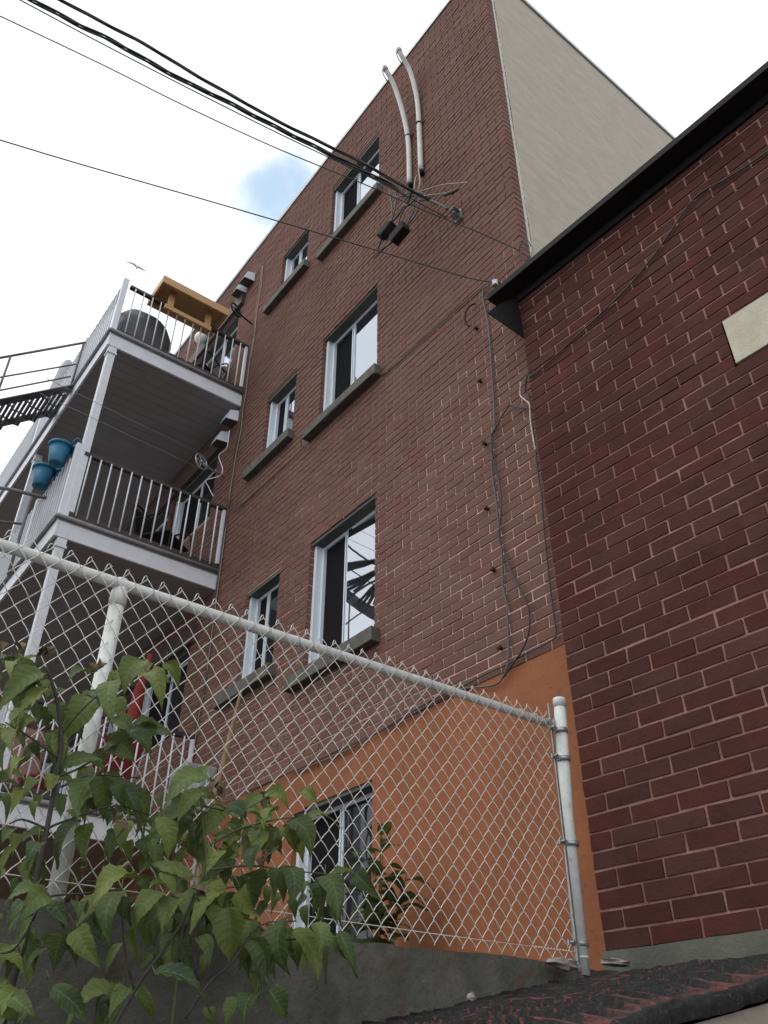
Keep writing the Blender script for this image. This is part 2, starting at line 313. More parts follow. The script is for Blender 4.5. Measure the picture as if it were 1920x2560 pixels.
# basement band in painted stucco, with its window opening
BW = (-2.97, -1.952, .3, 1.85)
mb = MB()
mb.box((-13, .004, -1.6), (BW[0], .16, 2.176)); mb.box((BW[1], .004, -1.6), (0.0, .16, 2.176)); mb.box((BW[0], .004, BW[3]), (BW[1], .16, 2.176)); mb.box((BW[0], .004, -1.6), (BW[1], .16, BW[2]))
mb.box((BW[0] - .04, .001, BW[3] - .02), (BW[0] + .16, .0035, BW[3] + .04))
put(mb.build('basement_stucco', 'orange'), apt)
# core behind walls, side wall and roof
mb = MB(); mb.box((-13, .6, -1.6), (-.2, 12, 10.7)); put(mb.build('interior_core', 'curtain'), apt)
mb = MB(); mb.box((-.18, .148, -1.6), (-.002, 13, 10.86)); put(mb.build('side_wall', 'stucco'), apt)
mb = MB(); vs_ = []
for k in range(300):
    z_ = 3.8 + k * (10.86 - 3.8) / 299; e_ = .133 + rnd.uniform(-.003, .003) + .004 * sin(z_ * 3)
    vs_ += [(-.03, .099, z_), (.001, .099, z_), (.0015 + rnd.uniform(-.001, .002), e_, z_), (-.03, e_, z_)]
mb.add(vs_, [(4 * k + q, 4 * k + q + 1, 4 * k + q + 5, 4 * k + q + 4) for k in range(299) for q in range(3)]); put(mb.build('caulk_strip', 'caulk'), apt)
put(MB().box((-.06, .128, 3.8), (-.035, .152, 10.85)).build('joint_crack', 'cable'), apt)
mb = MB(); pts = [(-.002, .149 + rnd.uniform(-.003, .002), 3.8 + i * .03) for i in range(234)]; mb.tube(pts, [rnd.uniform(.002, .007) for _ in pts], 5)
put(mb.build('caulk_line', 'caulk'), apt)
mb = MB(); mb.box((-13.02, -.018, 10.865), (.022, .2, 10.94)); mb.box((-.16, .202, 10.865), (.022, 13.02, 10.94)); put(mb.build('roof_flashing', 'steel', bevel=.004), apt)
mb = MB(); mb.box((-13, .21, 10.6), (-.17, 13, 10.86)); put(mb.build('roof', 'tar'), apt)
mb = MB(); mb.box((-.001, 4.52, 10.96), (.012, 4.56, 11.02)); put(mb.build('roof_bracket', 'steel'), apt)
for z_ in (9.83, 7.02, 4.21): put(MB().box((-9.2, -.055, z_), (-5.30, -.002, z_ + .22)).build('door_lintel', 'brownm'), apt)

def window(o, sill=True, fl=None, mull=.42, g='glass', lbl=None, sillx=(.165, .075), skew=0):
    x0, x1, z0, z1 = o[:4]
    f = MB(); y0, y1 = .045, .155; t = .04
    f.box((x0 + .002, y0, z0), (x0 + t, y1, z1)); f.box((x1 - t, y0, z0), (x1 - .002, y1, z1)); f.box((x0 + t, .12, z1 - t - .02), (x1 - t, y1, z1)); f.box((x0 + t, y0, z0), (x1 - t, y1, z0 + t))
    xm = x0 + (x1 - x0) * mull
    f.box((x0 + t, .105, z0 + t), (x0 + t + .035, .15, z1 - t))
    f.box((xm - .03, .12, z0 + t), (xm - .014, .15, z1 - t)); f.box((xm + .010, .115, z0 + t), (xm + .026, .15, z1 - t))
    fr = put(f.build('window', 'vinyl', bevel=.004), apt)
    if lbl: fr['label'] = lbl
    def sub(mb, nm, mt, bev=0):
        q = mb.build(nm, mt, bevel=bev); q.parent = fr; return q
    sub(MB().box((x0 + t + .035, .14, z0 + t), (xm - .03, .144, z1 - t)), 'insect_screen', 'screen')
    sub(MB().box((xm + .026, .128, z0 + t), (x1 - t, .132, z1 - t)) if not skew else MB().obox((xm + .027, .118, (z0 + z1) / 2), (x1 - t, .118 + (x1 - t - xm - .027) * math.tan(skew), (z0 + z1) / 2), z1 - z0 - 2 * t, .003, (0, 1, 0)), 'glass_pane', g)
    sub(MB().box((x0 + .002, .014, z1 - .03), (x1 - .002, .16, z1 + .02)), 'head_board', 'head')
    sub(MB().box((xm - .014, .135, z0 + t), (xm + .010, .15, z1 - t)), 'sash_gap', 'blackm')
    if sill:
        s = MB(); n = 14; a = x0 - sillx[0]; b = x1 + sillx[1]
        s.box((a, -.085, z0 - .125), (b, .009, z0 - .004)); s.box((x0 + .002, .0095, z0 - .1), (x1 - .002, .15, z0 + .004))
        sub(s, 'sill', 'sill', .006)
    return fr
for fr in (apt,): pass
window(WIN[0], lbl='large window just above the fence rail, stair mirrored in its glass', skew=radians(4))
window(WIN[1], lbl='large white framed window in the middle of the facade'); window(WIN[2], lbl='large window near the roof behind the cable bundle')
window(WIN[3], mull=.4, g='glassd', lbl='small window at rail height', sillx=(.29, .07)); window(WIN[4], mull=.4, lbl='small window beside the middle balcony', sillx=(.27, .05)); window(WIN[5], mull=.4, lbl='small window near the roof', sillx=(.28, .08))
window(BW, sill=False, mull=.48, g='glassd', lbl='basement window in the orange band')
for d in DOORS: window(d, sill=False, mull=.5, g='glass' if d[2] > 8 else 'glassd')

# ------------------------------------------------------------------ balconies (parts of the building)
nb = 0
COLUMN = []
def balcony(zt, xl, dep, lbl, front_to):
    global nb
    y0 = -dep; xr = -4.9
    d = MB(); d.box((xl, y0 + .03, zt - .05), (xr - .02, -.002, zt)); d.box((xl, y0 + .06, zt - .2), (xr - .06, -.004, zt - .052))
    dk = put(d.build('balcony', 'nosing'), apt); dk['label'] = lbl
    def sub(mb, nm, mt, bev=0):
        q = mb.build(nm, mt, bevel=bev); q.parent = dk; return q
    f = MB(); f.box((xr - .055, y0 + .055, zt - .235), (xr - .025, -.004, zt - .025)); f.box((xl, y0 + .025, zt - .235), (xr - .025, y0 + .054, zt - .025)); sub(f, 'fascia', 'white', .003)
    f = MB(); f.tube([(xr - .005, -.004, zt - .008), (xr - .005, y0 + .01, zt - .008)], .024, 8); f.tube([(xr - .005, y0 + .01, zt - .008), (xl, y0 + .01, zt - .008)], .024, 8); sub(f, 'nosing', 'nosing')
    f = MB(); x = xr - .06
    while x > xl + .1:
        w = .155; f.box((x - w + .006, y0 + .058, zt - .232), (x, -.006, zt - .215)); x -= w
    sub(f, 'soffit', 'soffitw')
    r = MB(); r.box((xr - .075, y0 + .12, zt + .855), (xr - .02, -.01, zt + .9)); sub(r, 'top_rail', 'rail', .004)
    r = MB(); r.box((xr - .07, y0 + .12, zt + .03), (xr - .03, -.01, zt + .10)); sub(r, 'bottom_rail', 'rail', .004)
    n = 14
    for i in range(n):
        y = -.13 - i * (dep - .32) / (n - 1)
        if i == 0: sub(MB().box((xr - .062, -.05, zt + .1), (xr - .022, -.012, zt + .853)), 'end_post', 'white', .003)
        b = MB(); b.tube([(xr - .022, y, zt + .06), (xr - .022, y, zt + .862)], .0095, 6); sub(b, 'baluster', 'white')
    # front railing
    r = MB(); r.box((xl, y0 + .03, zt + .855), (xr - .12, y0 + .085, zt + .9)); r.box((xl, y0 + .04, zt + .03), (xr - .12, y0 + .075, zt + .10)); sub(r, 'front_rail', 'rail')
    k = 0; x = xr - .2; rest = MB()
    while x > xl + .1:
        if k < 18: b = MB(); b.box((x - .01, y0 + .018, zt + .06), (x + .01, y0 + .034, zt + .862)); sub(b, 'baluster', 'white')
        else: rest.box((x - .01, y0 + .018, zt + .06), (x + .01, y0 + .034, zt + .862))
        x -= .105; k += 1
    q = sub(rest, 'far_balusters', 'white'); q['kind'] = 'stuff'
    for px in (xr - .075, xr - 1.35, xr - 3.0):
        sub(MB().box((px - .035, y0 + .02, zt + .002), (px + .035, y0 + .09, zt + (.96 if px < xr - .2 else .99))), 'post', 'white', .004)
    return dk, sub
B2, s2 = balcony(7.72, -10.5, 1.86, 'upper balcony holding a covered grill', 0)
B1, s1 = balcony(4.95, -10.5, 1.88, 'middle balcony with blue planters on its railing', 0)
B0, s0 = balcony(2.13, -10.5, 1.84, 'lowest balcony seen through the fence', 0)
for (zt, sub, zb) in ((7.485, s2, 4.96), (4.715, s1, 2.14), (1.895, s0, .22)):
    for cx in (-4.98, -7.6):
        c = MB(); c.box((cx - .045, -1.80, zb), (cx + .045, -1.71, zt - .09))
        c.box((cx - .06, -1.815, zt - .115), (cx + .06, -1.695, zt - .085)); c.box((cx - .05, -1.805, zt - .084), (cx + .05, -1.705, zt - .002))
        sub(c, 'column', 'white', .004)

# ------------------------------------------------------------------ right-hand building
A = .0457
def W(t, y, z): return (t * cos(A) - y * sin(A), -.121 + t * sin(A) + y * cos(A), z)
nbh = thing('brick_house', 'low dark red brick house with black metal eave and cream window lintel', 'building', (2, 1, -1.6))
LN = (1.35, 2.9, 3.235, 3.57); WN = (1.56, 2.7, 1.7, 3.23)
mb = MB(); brick_wall(mb, 0.0, 3.6, .565, 4.98, .2575, .0862, [LN, WN], T=W, joint=.0135, jit=.0025, rec=.006, rsd=5, depth=.1)
put(mb.build('brick_wall', ['brick2', 'mortar2']), nbh)
mb = MB(); mb.add([W(*v) for v in [(0.0, .14, -1.6), (3.6, .14, -1.6), (3.6, 7, -1.6), (.14, 7, -1.6), (0.0, .14, 4.97), (3.6, .14, 4.97), (3.6, 7, 4.97), (.14, 7, 4.97)]], [(0, 3, 2, 1), (4, 5, 6, 7), (0, 1, 5, 4), (1, 2, 6, 5), (2, 3, 7, 6), (3, 0, 4, 7)])
put(mb.build('backing_wall', 'brick2'), nbh)
def wbox(mb, a, b, mi=0):
    (x0, y0, z0), (x1, y1, z1) = a, b
    mb.add([W(*v) for v in [(x0, y0, z0), (x1, y0, z0), (x1, y1, z0), (x0, y1, z0), (x0, y0, z1), (x1, y0, z1), (x1, y1, z1), (x0, y1, z1)]], [(0, 3, 2, 1), (4, 5, 6, 7), (0, 1, 5, 4), (1, 2, 6, 5), (2, 3, 7, 6), (3, 0, 4, 7)], mi)
mb = MB(); wbox(mb, (LN[0] + .01, -.006, LN[2] + .006), (LN[1], .1, LN[3] - .006)); put(mb.build('window_lintel', 'lintel', bevel=.004), nbh)
mb = MB(); wbox(mb, (WN[0], .06, WN[2]), (WN[1], .13, WN[3])); w_ = put(mb.build('window', 'blackm'), nbh)
mb = MB()
pr = []
for i in range(40):
    t = i * 3.6 / 39; pr.append((t, -.028 + rnd.uniform(-.003, .003), .558 + rnd.uniform(-.0015, .0015)))
for i in range(39):
    (t0, y0, z0), (t1, y1, z1) = pr[i], pr[i + 1]
    V = [W(t0, y0, -.2), W(t1, y1, -.2), W(t1, y1, z1), W(t0, y0, z0), W(t1, .1, z1), W(t0, .1, z0)]
    mb.add(V, [(0, 1, 2, 3), (3, 2, 4, 5)])
    if i == 0: mb.add([W(t0, y0, -.2), W(t0, y0, z0), W(t0, .1, z0), W(t0, .1, -.2)], [(0, 1, 2, 3)])
put(mb.build('foundation', 'found'), nbh)
# black sheet-metal eave; its low strip on the bricks imitates shade there
mb = MB()
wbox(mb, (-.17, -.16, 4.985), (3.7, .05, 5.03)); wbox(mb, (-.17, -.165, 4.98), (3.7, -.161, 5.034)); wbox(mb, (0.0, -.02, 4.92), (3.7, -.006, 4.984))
put(mb.build('eave_and_shade_strip', 'blackm'), nbh)
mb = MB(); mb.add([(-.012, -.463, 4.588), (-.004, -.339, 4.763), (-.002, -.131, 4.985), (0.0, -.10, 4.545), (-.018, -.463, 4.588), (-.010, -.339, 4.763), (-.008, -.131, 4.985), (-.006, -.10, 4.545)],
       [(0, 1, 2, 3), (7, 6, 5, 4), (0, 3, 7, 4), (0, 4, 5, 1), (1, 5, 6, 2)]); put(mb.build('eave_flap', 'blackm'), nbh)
mb = MB(); wbox(mb, (-.05, .05, 5.03), (3.7, 7, 5.1)); put(mb.build('roof', 'tar'), nbh)

# ------------------------------------------------------------------ retaining wall
mb = MB(); n = 120; ys = [-.12 - i * 7.9 / n for i in range(n + 1)]
prof = [(y, .472 + rnd.uniform(-.006, .006) + .006 * sin(y * 5), .1 + rnd.uniform(-.003, .003)) for y in ys]
for i in range(n):
    y0, z0, x0 = prof[i]; y1, z1, x1 = prof[i + 1]
    rows = 10
    for k in range(rows):
        a0 = -1.6 + (z0 + 1.6) * k / rows; b0 = -1.6 + (z0 + 1.6) * (k + 1) / rows; a1 = -1.6 + (z1 + 1.6) * k / rows; b1 = -1.6 + (z1 + 1.6) * (k + 1) / rows
        mb.add([(x0, y0, a0), (x1, y1, a1), (x1, y1, b1), (x0, y0, b0)], [(0, 3, 2, 1)], 0, True)
    mb.add([(x0, y0, z0), (x1, y1, z1), (-.1, y1, z1), (-.1, y0, z0)], [(0, 3, 2, 1)])
    mb.add([(-.1, y0, z0), (-.1, y1, z1), (-.1, y1, -1.6), (-.1, y0, -1.6)], [(0, 3, 2, 1)])
mb.add([(.1, -.12, -1.6), (.1, -.12, .472), (-.1, -.12, .472), (-.1, -.12, -1.6)], [(0, 1, 2, 3)])
tag(mb.build('retaining_wall', 'concrete'), 'stained grey concrete retaining wall under the chain-link fence', 'wall')

# ------------------------------------------------------------------ chain-link fence
fen = thing('chain_link_fence', 'white chain-link fence with round rail on the concrete wall', 'fence', (.1, -2, .47))
fx = .104
put(MB().tube([(.088, -.39, .44), (.098, -.385, 1.1), (.128, -.375, 1.655)], .0295, 20).lathe((.128, -.375, 1.655), [(.0325, -.03), (.033, .008), (.031, .014), (.012, .018)], 20, axis=(.03, .01, .55)).build('end_post', 'galv'), fen)
put(MB().tube([(.068, -2.655, .42), (.068, -2.655, 1.50)], .027, 18).lathe((.068, -2.655, 1.46), [(.031, 0), (.031, .05), (.024, .085), (.022, .11)], 18).build('line_post', 'galv'), fen)
put(MB().tube([(.068, -5.2, .42), (.068, -5.2, 1.50)], .027, 18).build('line_post', 'galv'), fen)
rl = [(.078, -.40, 1.553 - .01)] + [(.078, -.4 - i * .4, 1.546 + .002 * sin(i)) for i in range(1, 14)]
put(MB().tube(rl, .021, 16).build('top_rail', 'galv'), fen)
put(MB().lathe((.085, -.425, 1.545), [(.026, 0), (.028, .03), (.022, .05)], 14, axis=(0, 1, 0)).box((.085, -.43, 1.52), (.11, -.4, 1.56)).build('rail_end_cup', 'steel'), fen)
put(MB().box((.112, -.448, .45), (.118, -.436, 1.63)).build('tension_bar', 'steel'), fen)
for zz in (.56, .97, 1.36, 1.5):
    px = .088 + (zz - .44) * .033
    b = MB().lathe((px, -.384, zz - .011), [(.0325, 0), (.0325, .022)], 20)
    b.box((px - .002, -.47, zz - .011), (px + .006, -.385, zz + .011)); b.tube([(px - .012, -.458, zz), (px + .026, -.458, zz)], .007, 6)
    put(b.build('brace_band', 'steel'), fen)
put(MB().lathe((.09, -.388, .505), [(.031, 0), (.031, .006)], 18).build('post_collar', 'galv'), fen)
# fabric: every wire a flattened zigzag hooked into its neighbours
mb = MB(); wp = .03545; hp = .0424; z0 = .482; n = 26; r = .00175
for k in range(134):
    yc = -.448 - wp / 2 - k * wp; pts = []; d = .005; nn = n
    bul = rnd.uniform(-.003, .003)
    for i in range(nn + 1):
        side = 1 if ((i + k) % 2 == 0) else -1
        y = yc + side * (wp / 2 + .0012); z = z0 + i * hp + rnd.uniform(-.0012, .0012)
        up = 1 if side > 0 else -1
        xx = fx + .004 * sin(z * 4 + k * .3) + bul
        if i > 0: pts.append((xx - up * d * .9, y - side * .0045, z - .0045))
        pts.append((xx, y, z))
        if i < nn: pts.append((xx + up * d * .9, y - side * .0045, z + .0045)); pts.append((xx + up * d * 1.15, yc, z + hp / 2 + .0012))
    # turned-over ends above the rail
    e = Vector(pts[-1])
    if k % 2: pts += [(e.x + .002, e.y + .001, e.z + .006), (e.x + .006, e.y - .006, e.z + .009), (e.x + .01, e.y - .013, e.z + .002), (e.x + .011, e.y - .017, e.z - .012), (e.x + .01, e.y - .02, e.z - .024)]
    else: pts += [(e.x - .003, e.y, e.z + .006), (e.x - .005, e.y + .004, e.z + .003)]
    mb.tube(pts, r, 5)
put(mb.build('wire_fabric', 'wire'), fen)
mb = MB(); mb.tube([(fx, -.40, .523), (fx, -1.2, .521), (fx, -2.8, .528), (fx, -5.2, .525)], .0019, 5)
for i in range(14):
    y = -.45 - i * .018; mb.lathe((fx, y, .523), [(.0032, 0), (.0032, .006)], 6, axis=(0, 1, .5))
put(mb.build('tension_wire', 'wire'), fen)
for i, y in enumerate((-.52, -.62, -1.9, -3.3)):
    put(MB().tube(smoothline([(.075, y, 1.57), (.1, y - .004, 1.56), (.106, y - .006, 1.545), (.1, y - .008, 1.52), (.07, y - .004, 1.52)]), .0016, 5).build('wire_tie', 'wire'), fen)

# ------------------------------------------------------------------ shed roof with shingle layers
shed = thing('shed_roof', 'crumbling layered shingle roof of a low beige shed against the red brick wall', 'shed', (.8, -1.5, -1.6))
mb = MB(); NX, NY = 150, 330; XA, XB = .103, 1.27; YA, YB = -.16, -3.6
from mathutils import noise
idx = {}; vs = []
def lerpt(v, T):
    for (a, b), (c, d) in zip(T, T[1:]):
        if v >= c: return b + (d - b) * (v - a) / (c - a)
    return T[-1][1]
BASE = [(0, .455), (-.12, .452), (-.4, .425), (-.6, .392), (-1.2, .272), (-1.6, .205), (-3.6, -.17)]
def surf(u, y):
    xb = XB + .025 * noise.noise(Vector((y * 1.3, 1, 2))) + .16 * min(1, max(0, (-y - 1.4) / .5)); x = XA + (xb - XA) * min(u, 1)
    warp = y + .10 * noise.noise(Vector((x * 1.6, y * .8, 0))) + .025 * noise.noise(Vector((x * 4, y * 3, 3)))
    ph = (warp / .105) % 1.0
    st = .036 * (1 - ph) ** 1.1 + .012 * noise.noise(Vector((x * 3.5, y * 24, 5))) + .007 * noise.noise(Vector((x * 16, y * 60, 9)))
    st *= min(1, max(0, (1.0 - u) / .12)) ** .7; z = lerpt(y, BASE) - .02 + st * (.35 + .65 * min(1, (-y - .1) / .5)) + .012 * noise.noise(Vector((x * 2.5, y * 2, 8)))
    if u > 1: a = (u - 1) / .12; x += .014 * sin(min(1, a) * pi * .8); z -= .05 * a ** 1.4 + .008 * noise.noise(Vector((y * 14, a * 3, 2)))
    return x, y, z
NY = 520; UX = [i / NX for i in range(NX + 1)] + [1 + .012 * k for k in range(1, 11)]; NC = len(UX)
for j in range(NY + 1):
    y = YA + (YB - YA) * (j / NY) ** 1.25
    for u in UX: vs.append(surf(u, y))
for j in range(NY):
    for i in range(NC - 1): mb.add([], []); mb.f.append((j * NC + i, (j + 1) * NC + i, (j + 1) * NC + i + 1, j * NC + i + 1)); mb.m.append(1 if i > NX - 2 or (vs[j * NC + i][2] - vs[(j + 1) * NC + i][2] > .021) else 0); mb.sm.append(False)  # steep butts get the black slot, imitating shadow gaps between layers; edge is tar
mb.v = vs
o = mb.build('shingle_surface', ['tar', 'tar']); put(o, shed)
# reddish weathered granules over the tar
sm = bpy.data.materials.new('worn_shingle'); sm.use_nodes = True; t = sm.node_tree; p = t.nodes['Principled BSDF']; p.inputs['Roughness'].default_value = .85
tcn = t.nodes.new('ShaderNodeTexCoord'); mp = t.nodes.new('ShaderNodeMapping'); mp.inputs['Scale'].default_value = (.9, 5, 9); t.links.new(tcn.outputs['Object'], mp.inputs[0])
n1 = t.nodes.new('ShaderNodeTexNoise'); n1.inputs['Scale'].default_value = 5; n1.inputs['Detail'].default_value = 8; n1.inputs['Roughness'].default_value = .75; t.links.new(mp.outputs[0], n1.inputs['Vector'])
sx = t.nodes.new('ShaderNodeSeparateXYZ'); t.links.new(tcn.outputs['Object'], sx.inputs[0])
ma = t.nodes.new('ShaderNodeMapRange'); ma.inputs['From Min'].default_value = .0; ma.inputs['From Max'].default_value = .5; ma.inputs['To Min'].default_value = -.12; ma.inputs['To Max'].default_value = .09; t.links.new(sx.outputs['X'], ma.inputs['Value'])
ad2 = t.nodes.new('ShaderNodeMath'); t.links.new(n1.outputs[0], ad2.inputs[0]); t.links.new(ma.outputs[0], ad2.inputs[1])
rr = t.nodes.new('ShaderNodeValToRGB'); e = rr.color_ramp.elements; e[0].position = .47; e[0].color = (.012, .011, .011, 1); e[1].position = .66; e[1].color = (.13, .042, .036, 1)
e2 = rr.color_ramp.elements.new(.55); e2.color = (.045, .021, .019, 1); t.links.new(ad2.outputs[0], rr.inputs[0]); t.links.new(rr.outputs[0], p.inputs['Base Color'])
nb2 = t.nodes.new('ShaderNodeTexNoise'); nb2.inputs['Scale'].default_value = 90; nb2.inputs['Detail'].default_value = 6; t.links.new(tcn.outputs['Object'], nb2.inputs['Vector'])
bb = t.nodes.new('ShaderNodeBump'); bb.inputs['Strength'].default_value = 1; bb.inputs['Distance'].default_value = .006; t.links.new(nb2.outputs[0], bb.inputs['Height']); t.links.new(bb.outputs[0], p.inputs['Normal'])
o.data.materials[0] = sm
mb = MB(); mb.add([(1.255, -.16, -1.6), (1.255, -3.6, -1.6), (1.255, -3.6, -.24), (1.255, -.16, .38), (.12, -.16, -1.6), (.12, -3.6, -1.6), (.12, -3.6, -.24), (.12, -.16, .38)],
       [(0, 3, 2, 1), (4, 5, 6, 7), (1, 2, 6, 5), (0, 4, 7, 3)]); put(mb.build('shed_wall', 'stucco'), shed)
def rock(c, s, seed):
    rr_ = random.Random(seed); b = MB(); n1, n2 = 6, 8; vs = []
    for i in range(n1 + 1):
        for k in range(n2):
            th = pi * i / n1; ph = 2 * pi * k / n2; q = 1 + rr_.uniform(-.3, .3)
            vs.append((c[0] + s[0] * q * sin(th) * cos(ph), c[1] + s[1] * q * sin(th) * sin(ph), c[2] + s[2] * q * cos(th)))
    b.add(vs, [(i * n2 + k, (i + 1) * n2 + k, (i + 1) * n2 + (k + 1) % n2, i * n2 + (k + 1) % n2) for i in range(n1) for k in range(n2)]); return b
tag(rock((.17, -.60, .46), (.035, .09, .022), 3).build('rubble', 'rubble'), 'larger flake of broken mortar at the foot of the fence end post', 'rubble')
tag(rock((.19, -.30, .485), (.04, .09, .014), 4).build('rubble', 'rubble'), 'thin slab of broken mortar against the foundation corner', 'rubble')
tag(rock((.2, -1.14, .31), (.014, .02, .016), 5).build('stone', 'rubble'), 'small pale pebble lying on the dark shingles', 'stone')

# ------------------------------------------------------------------ cables
def cable(pts, r, name, label, mt='cable', n=7, k=5, twist=0, extend=0, group=None):
    P = smoothline(pts, k) if k > 1 else [Vector(p) for p in pts]
    if extend: P = [P[0] + (P[0] - P[6]).normalized() * extend] + P
    mb = MB()
    if twist:
        L = 0; acc = [0]
        for i in range(1, len(P)): L += (P[i] - P[i - 1]).length; acc.append(L)
        N = int(L / .04)
        def at(s):
            for i in range(1, len(P)):
                if acc[i] >= s: u = (s - acc[i - 1]) / max(1e-6, acc[i] - acc[i - 1]); return P[i - 1].lerp(P[i], u)
            return P[-1]
        for q in range(3):
            pp = []
            for i in range(N + 1):
                s = L * i / N; c = at(s); ph = s * 2 * pi / 1.3 + q * 2 * pi / 3; f = min(1, (L - s) / .3) ; pp.append(c + Vector((cos(ph) * .7, 0, sin(ph))) * twist * (.3 + .7 * f))
            mb.tube(pp, r, 6)
    else: mb.tube(P, r, n)
    return tag(mb.build(name, mt), label, 'cable', group)
C1=[(-1.648,-3.675,7.811),(-1.608,-3.502,7.776),(-1.539,-3.197,7.725),(-1.475,-2.915,7.677),(-1.377,-2.482,7.544),(-1.263,-1.98,7.426),(-1.197,-1.693,7.361),(-1.02,-0.911,7.272),(-0.953,-0.617,7.198),(-0.885,-0.319,7.135),(-0.84,-0.12,7.10)]
C2=[(-2.096,-3.895,8.317),(-1.998,-3.467,8.233),(-1.936,-3.191,8.209),(-1.851,-2.82,8.119),(-1.77,-2.461,8.043),(-1.695,-2.132,8.012),(-1.556,-1.519,7.913),(-1.363,-0.672,7.793),(-1.279,-0.299,7.736),(-1.22,-0.20,7.60)]
C3=[(-1.606,-3.929,7.38),(-1.47,-3.329,7.263),(-1.298,-2.575,7.135),(-1.104,-1.72,7.015),(-0.933,-0.967,6.939),(-0.819,-0.467,6.859),(-0.736,-0.1,6.785)]
C4=[(-0.846,-3.914,5.799),(-0.7,-3.271,5.731),(-0.572,-2.709,5.647),(-0.43,-2.06,5.60),(-0.278,-1.414,5.589),(-0.165,-0.916,5.568),(-0.051,-0.416,5.568),(0.025,-0.05,5.56)]
C5=[(-1.055,-3.625,4.932),(-0.944,-3.135,4.989),(-0.773,-2.384,5.094),(-0.617,-1.695,5.184),(-0.477,-1.08,5.259),(-0.339,-0.47,5.329),(-0.287,-0.245,5.366),(-0.259,-0.12,5.41)]
cable(C1, .0095, 'power_cable', 'thick twisted power cable, highest one crossing the sky', twist=.010, extend=9)
cable(C2, .011, 'power_cable', 'loosely twisted triple power cable just under the highest cable', twist=.019, extend=9)
cable(C3, .0055, 'telephone_cable', 'thin cable close under the twisted power cables', extend=9)
cable(C4, .0042, 'telephone_cable', 'thin cable running to the corner of the roof wall', extend=9)
cable(C5, .0045, 'telephone_cable', 'lowest lone cable crossing the sky to the grey wall clamp', extend=9)
off = lambda L, y: [(a, b + y, c) for a, b, c in L]
W1=[(-0.30,-0.10,5.42),(-0.424,-0.02,5.571),(-0.455,-0.02,5.49),(-0.441,-0.02,5.308),(-0.425,-0.02,5.068),(-0.434,-0.02,4.595),(-0.456,-0.02,4.116),(-0.493,-0.02,3.941),(-0.527,-0.02,3.705),(-0.515,-0.02,3.45),(-0.508,-0.02,3.199),(-0.503,-0.02,2.995),(-0.522,-0.02,2.752),(-0.504,-0.02,2.602),(-0.514,-0.02,2.401),(-0.537,-0.02,2.213),(-0.597,-0.02,2.132),(-0.646,-0.02,2.111),(-0.751,-0.02,2.127),(-0.949,-0.02,2.181),(-1.202,-0.02,2.21),(-1.955,-0.02,2.153),(-2.291,-0.02,2.132),(-2.986,-0.02,2.149)]
cable(W1, .0065, 'wall_cable', 'grey cable hanging down the brick wall from the grey clamp', 'cableg')
W2=[(-0.095,-0.02,3.978),(-0.203,-0.03,4.064),(-0.299,-0.03,4.141),(-0.438,-0.03,4.036),(-0.489,-0.03,3.987),(-0.499,-0.03,3.799),(-0.457,-0.03,3.539),(-0.458,-0.03,3.338),(-0.507,-0.03,3.12),(-0.463,-0.03,2.945),(-0.401,-0.03,2.733),(-0.331,-0.03,2.548),(-0.315,-0.03,2.453),(-0.336,-0.03,2.33),(-0.405,-0.03,2.241),(-0.495,-0.03,2.179),(-0.576,-0.03,2.125)]
cable(W2, .0058, 'wall_cable', 'black cable bowing out to the right on the lower brick wall')
W3=[(0.027,-0.135,4.132),(-0.03,-0.1,4.2),(-0.129,-0.02,4.169),(-0.104,-0.02,4.034),(-0.114,-0.02,3.374),(-0.106,-0.02,3.25),(-0.121,-0.02,3.03),(-0.129,-0.02,2.78),(-0.134,-0.02,2.508),(-0.132,-0.02,2.274),(-0.138,-0.02,2.233),(-0.194,-0.02,2.217),(-0.409,-0.02,2.211),(-0.542,-0.02,2.202),(-0.82,-0.02,2.204),(-1.642,-0.02,2.16),(-2.292,-0.02,2.154),(-2.988,-0.02,2.165),(-3.727,-0.02,2.178)]
cable(W3, .005, 'wall_cable', 'black cable down the joint of the two walls and along the orange band')
cable([(-.07,-.13,4.15),(-.10,-.12,4.06),(-.06,-.125,3.98),(-.02,-.13,3.9),(-.03,-.13,3.75),(-.02,-.13,3.5)], .005, 'caulk_drip', 'pale lumpy caulk smeared down the joint of the two walls', 'caulk')
WR=[(0.027,-0.13,4.132),(0.137,-0.125,4.132),(0.525,-0.109,4.207),(0.86,-0.094,4.283),(1.08,-0.084,4.381),(1.205,-0.078,4.458),(1.447,-0.067,4.604),(1.652,-0.057,4.566),(1.901,-0.046,4.534),(2.6,-.02,4.5)]
cable(off(WR, -.004), .0055, 'wall_cable', 'black cable slanting up the dark red brick wall')
WD=[(-0.30,-0.06,5.44),(-0.415,-0.02,5.60),(-1.222,-0.012,5.631),(-1.842,-0.012,5.640),(-1.87,-0.10,5.655),(-3.12,-0.10,5.66),(-3.2,-0.02,5.65),(-4.042,-0.012,5.645),(-4.489,-0.012,5.651),(-4.613,-0.03,5.64),(-4.601,-0.04,5.72),(-4.525,-0.04,5.694),(-4.451,-0.03,5.601)]
cable(WD, .005, 'wall_cable', 'thin brown cable running level under the middle window sills', 'brownm', k=2)
WL=[(-4.788,-0.02,10.175),(-4.749,-0.02,9.747),(-4.778,-0.02,9.201),(-4.757,-0.02,8.741),(-4.80,-0.02,8.231),(-4.79,-0.02,7.60),(-4.812,-0.02,7.345),(-4.792,-0.02,6.997),(-4.824,-0.02,6.758),(-4.85,-0.02,6.5),(-4.864,-0.02,6.117),(-4.853,-0.02,5.643),(-4.854,-0.02,4.259),(-4.848,-0.02,3.606),(-4.90,-0.02,3.194),(-4.91,-0.02,2.772)]
cable(WL, .005, 'wall_cable', 'beige cable hanging down the brick beside the balcony ends', 'cableb')
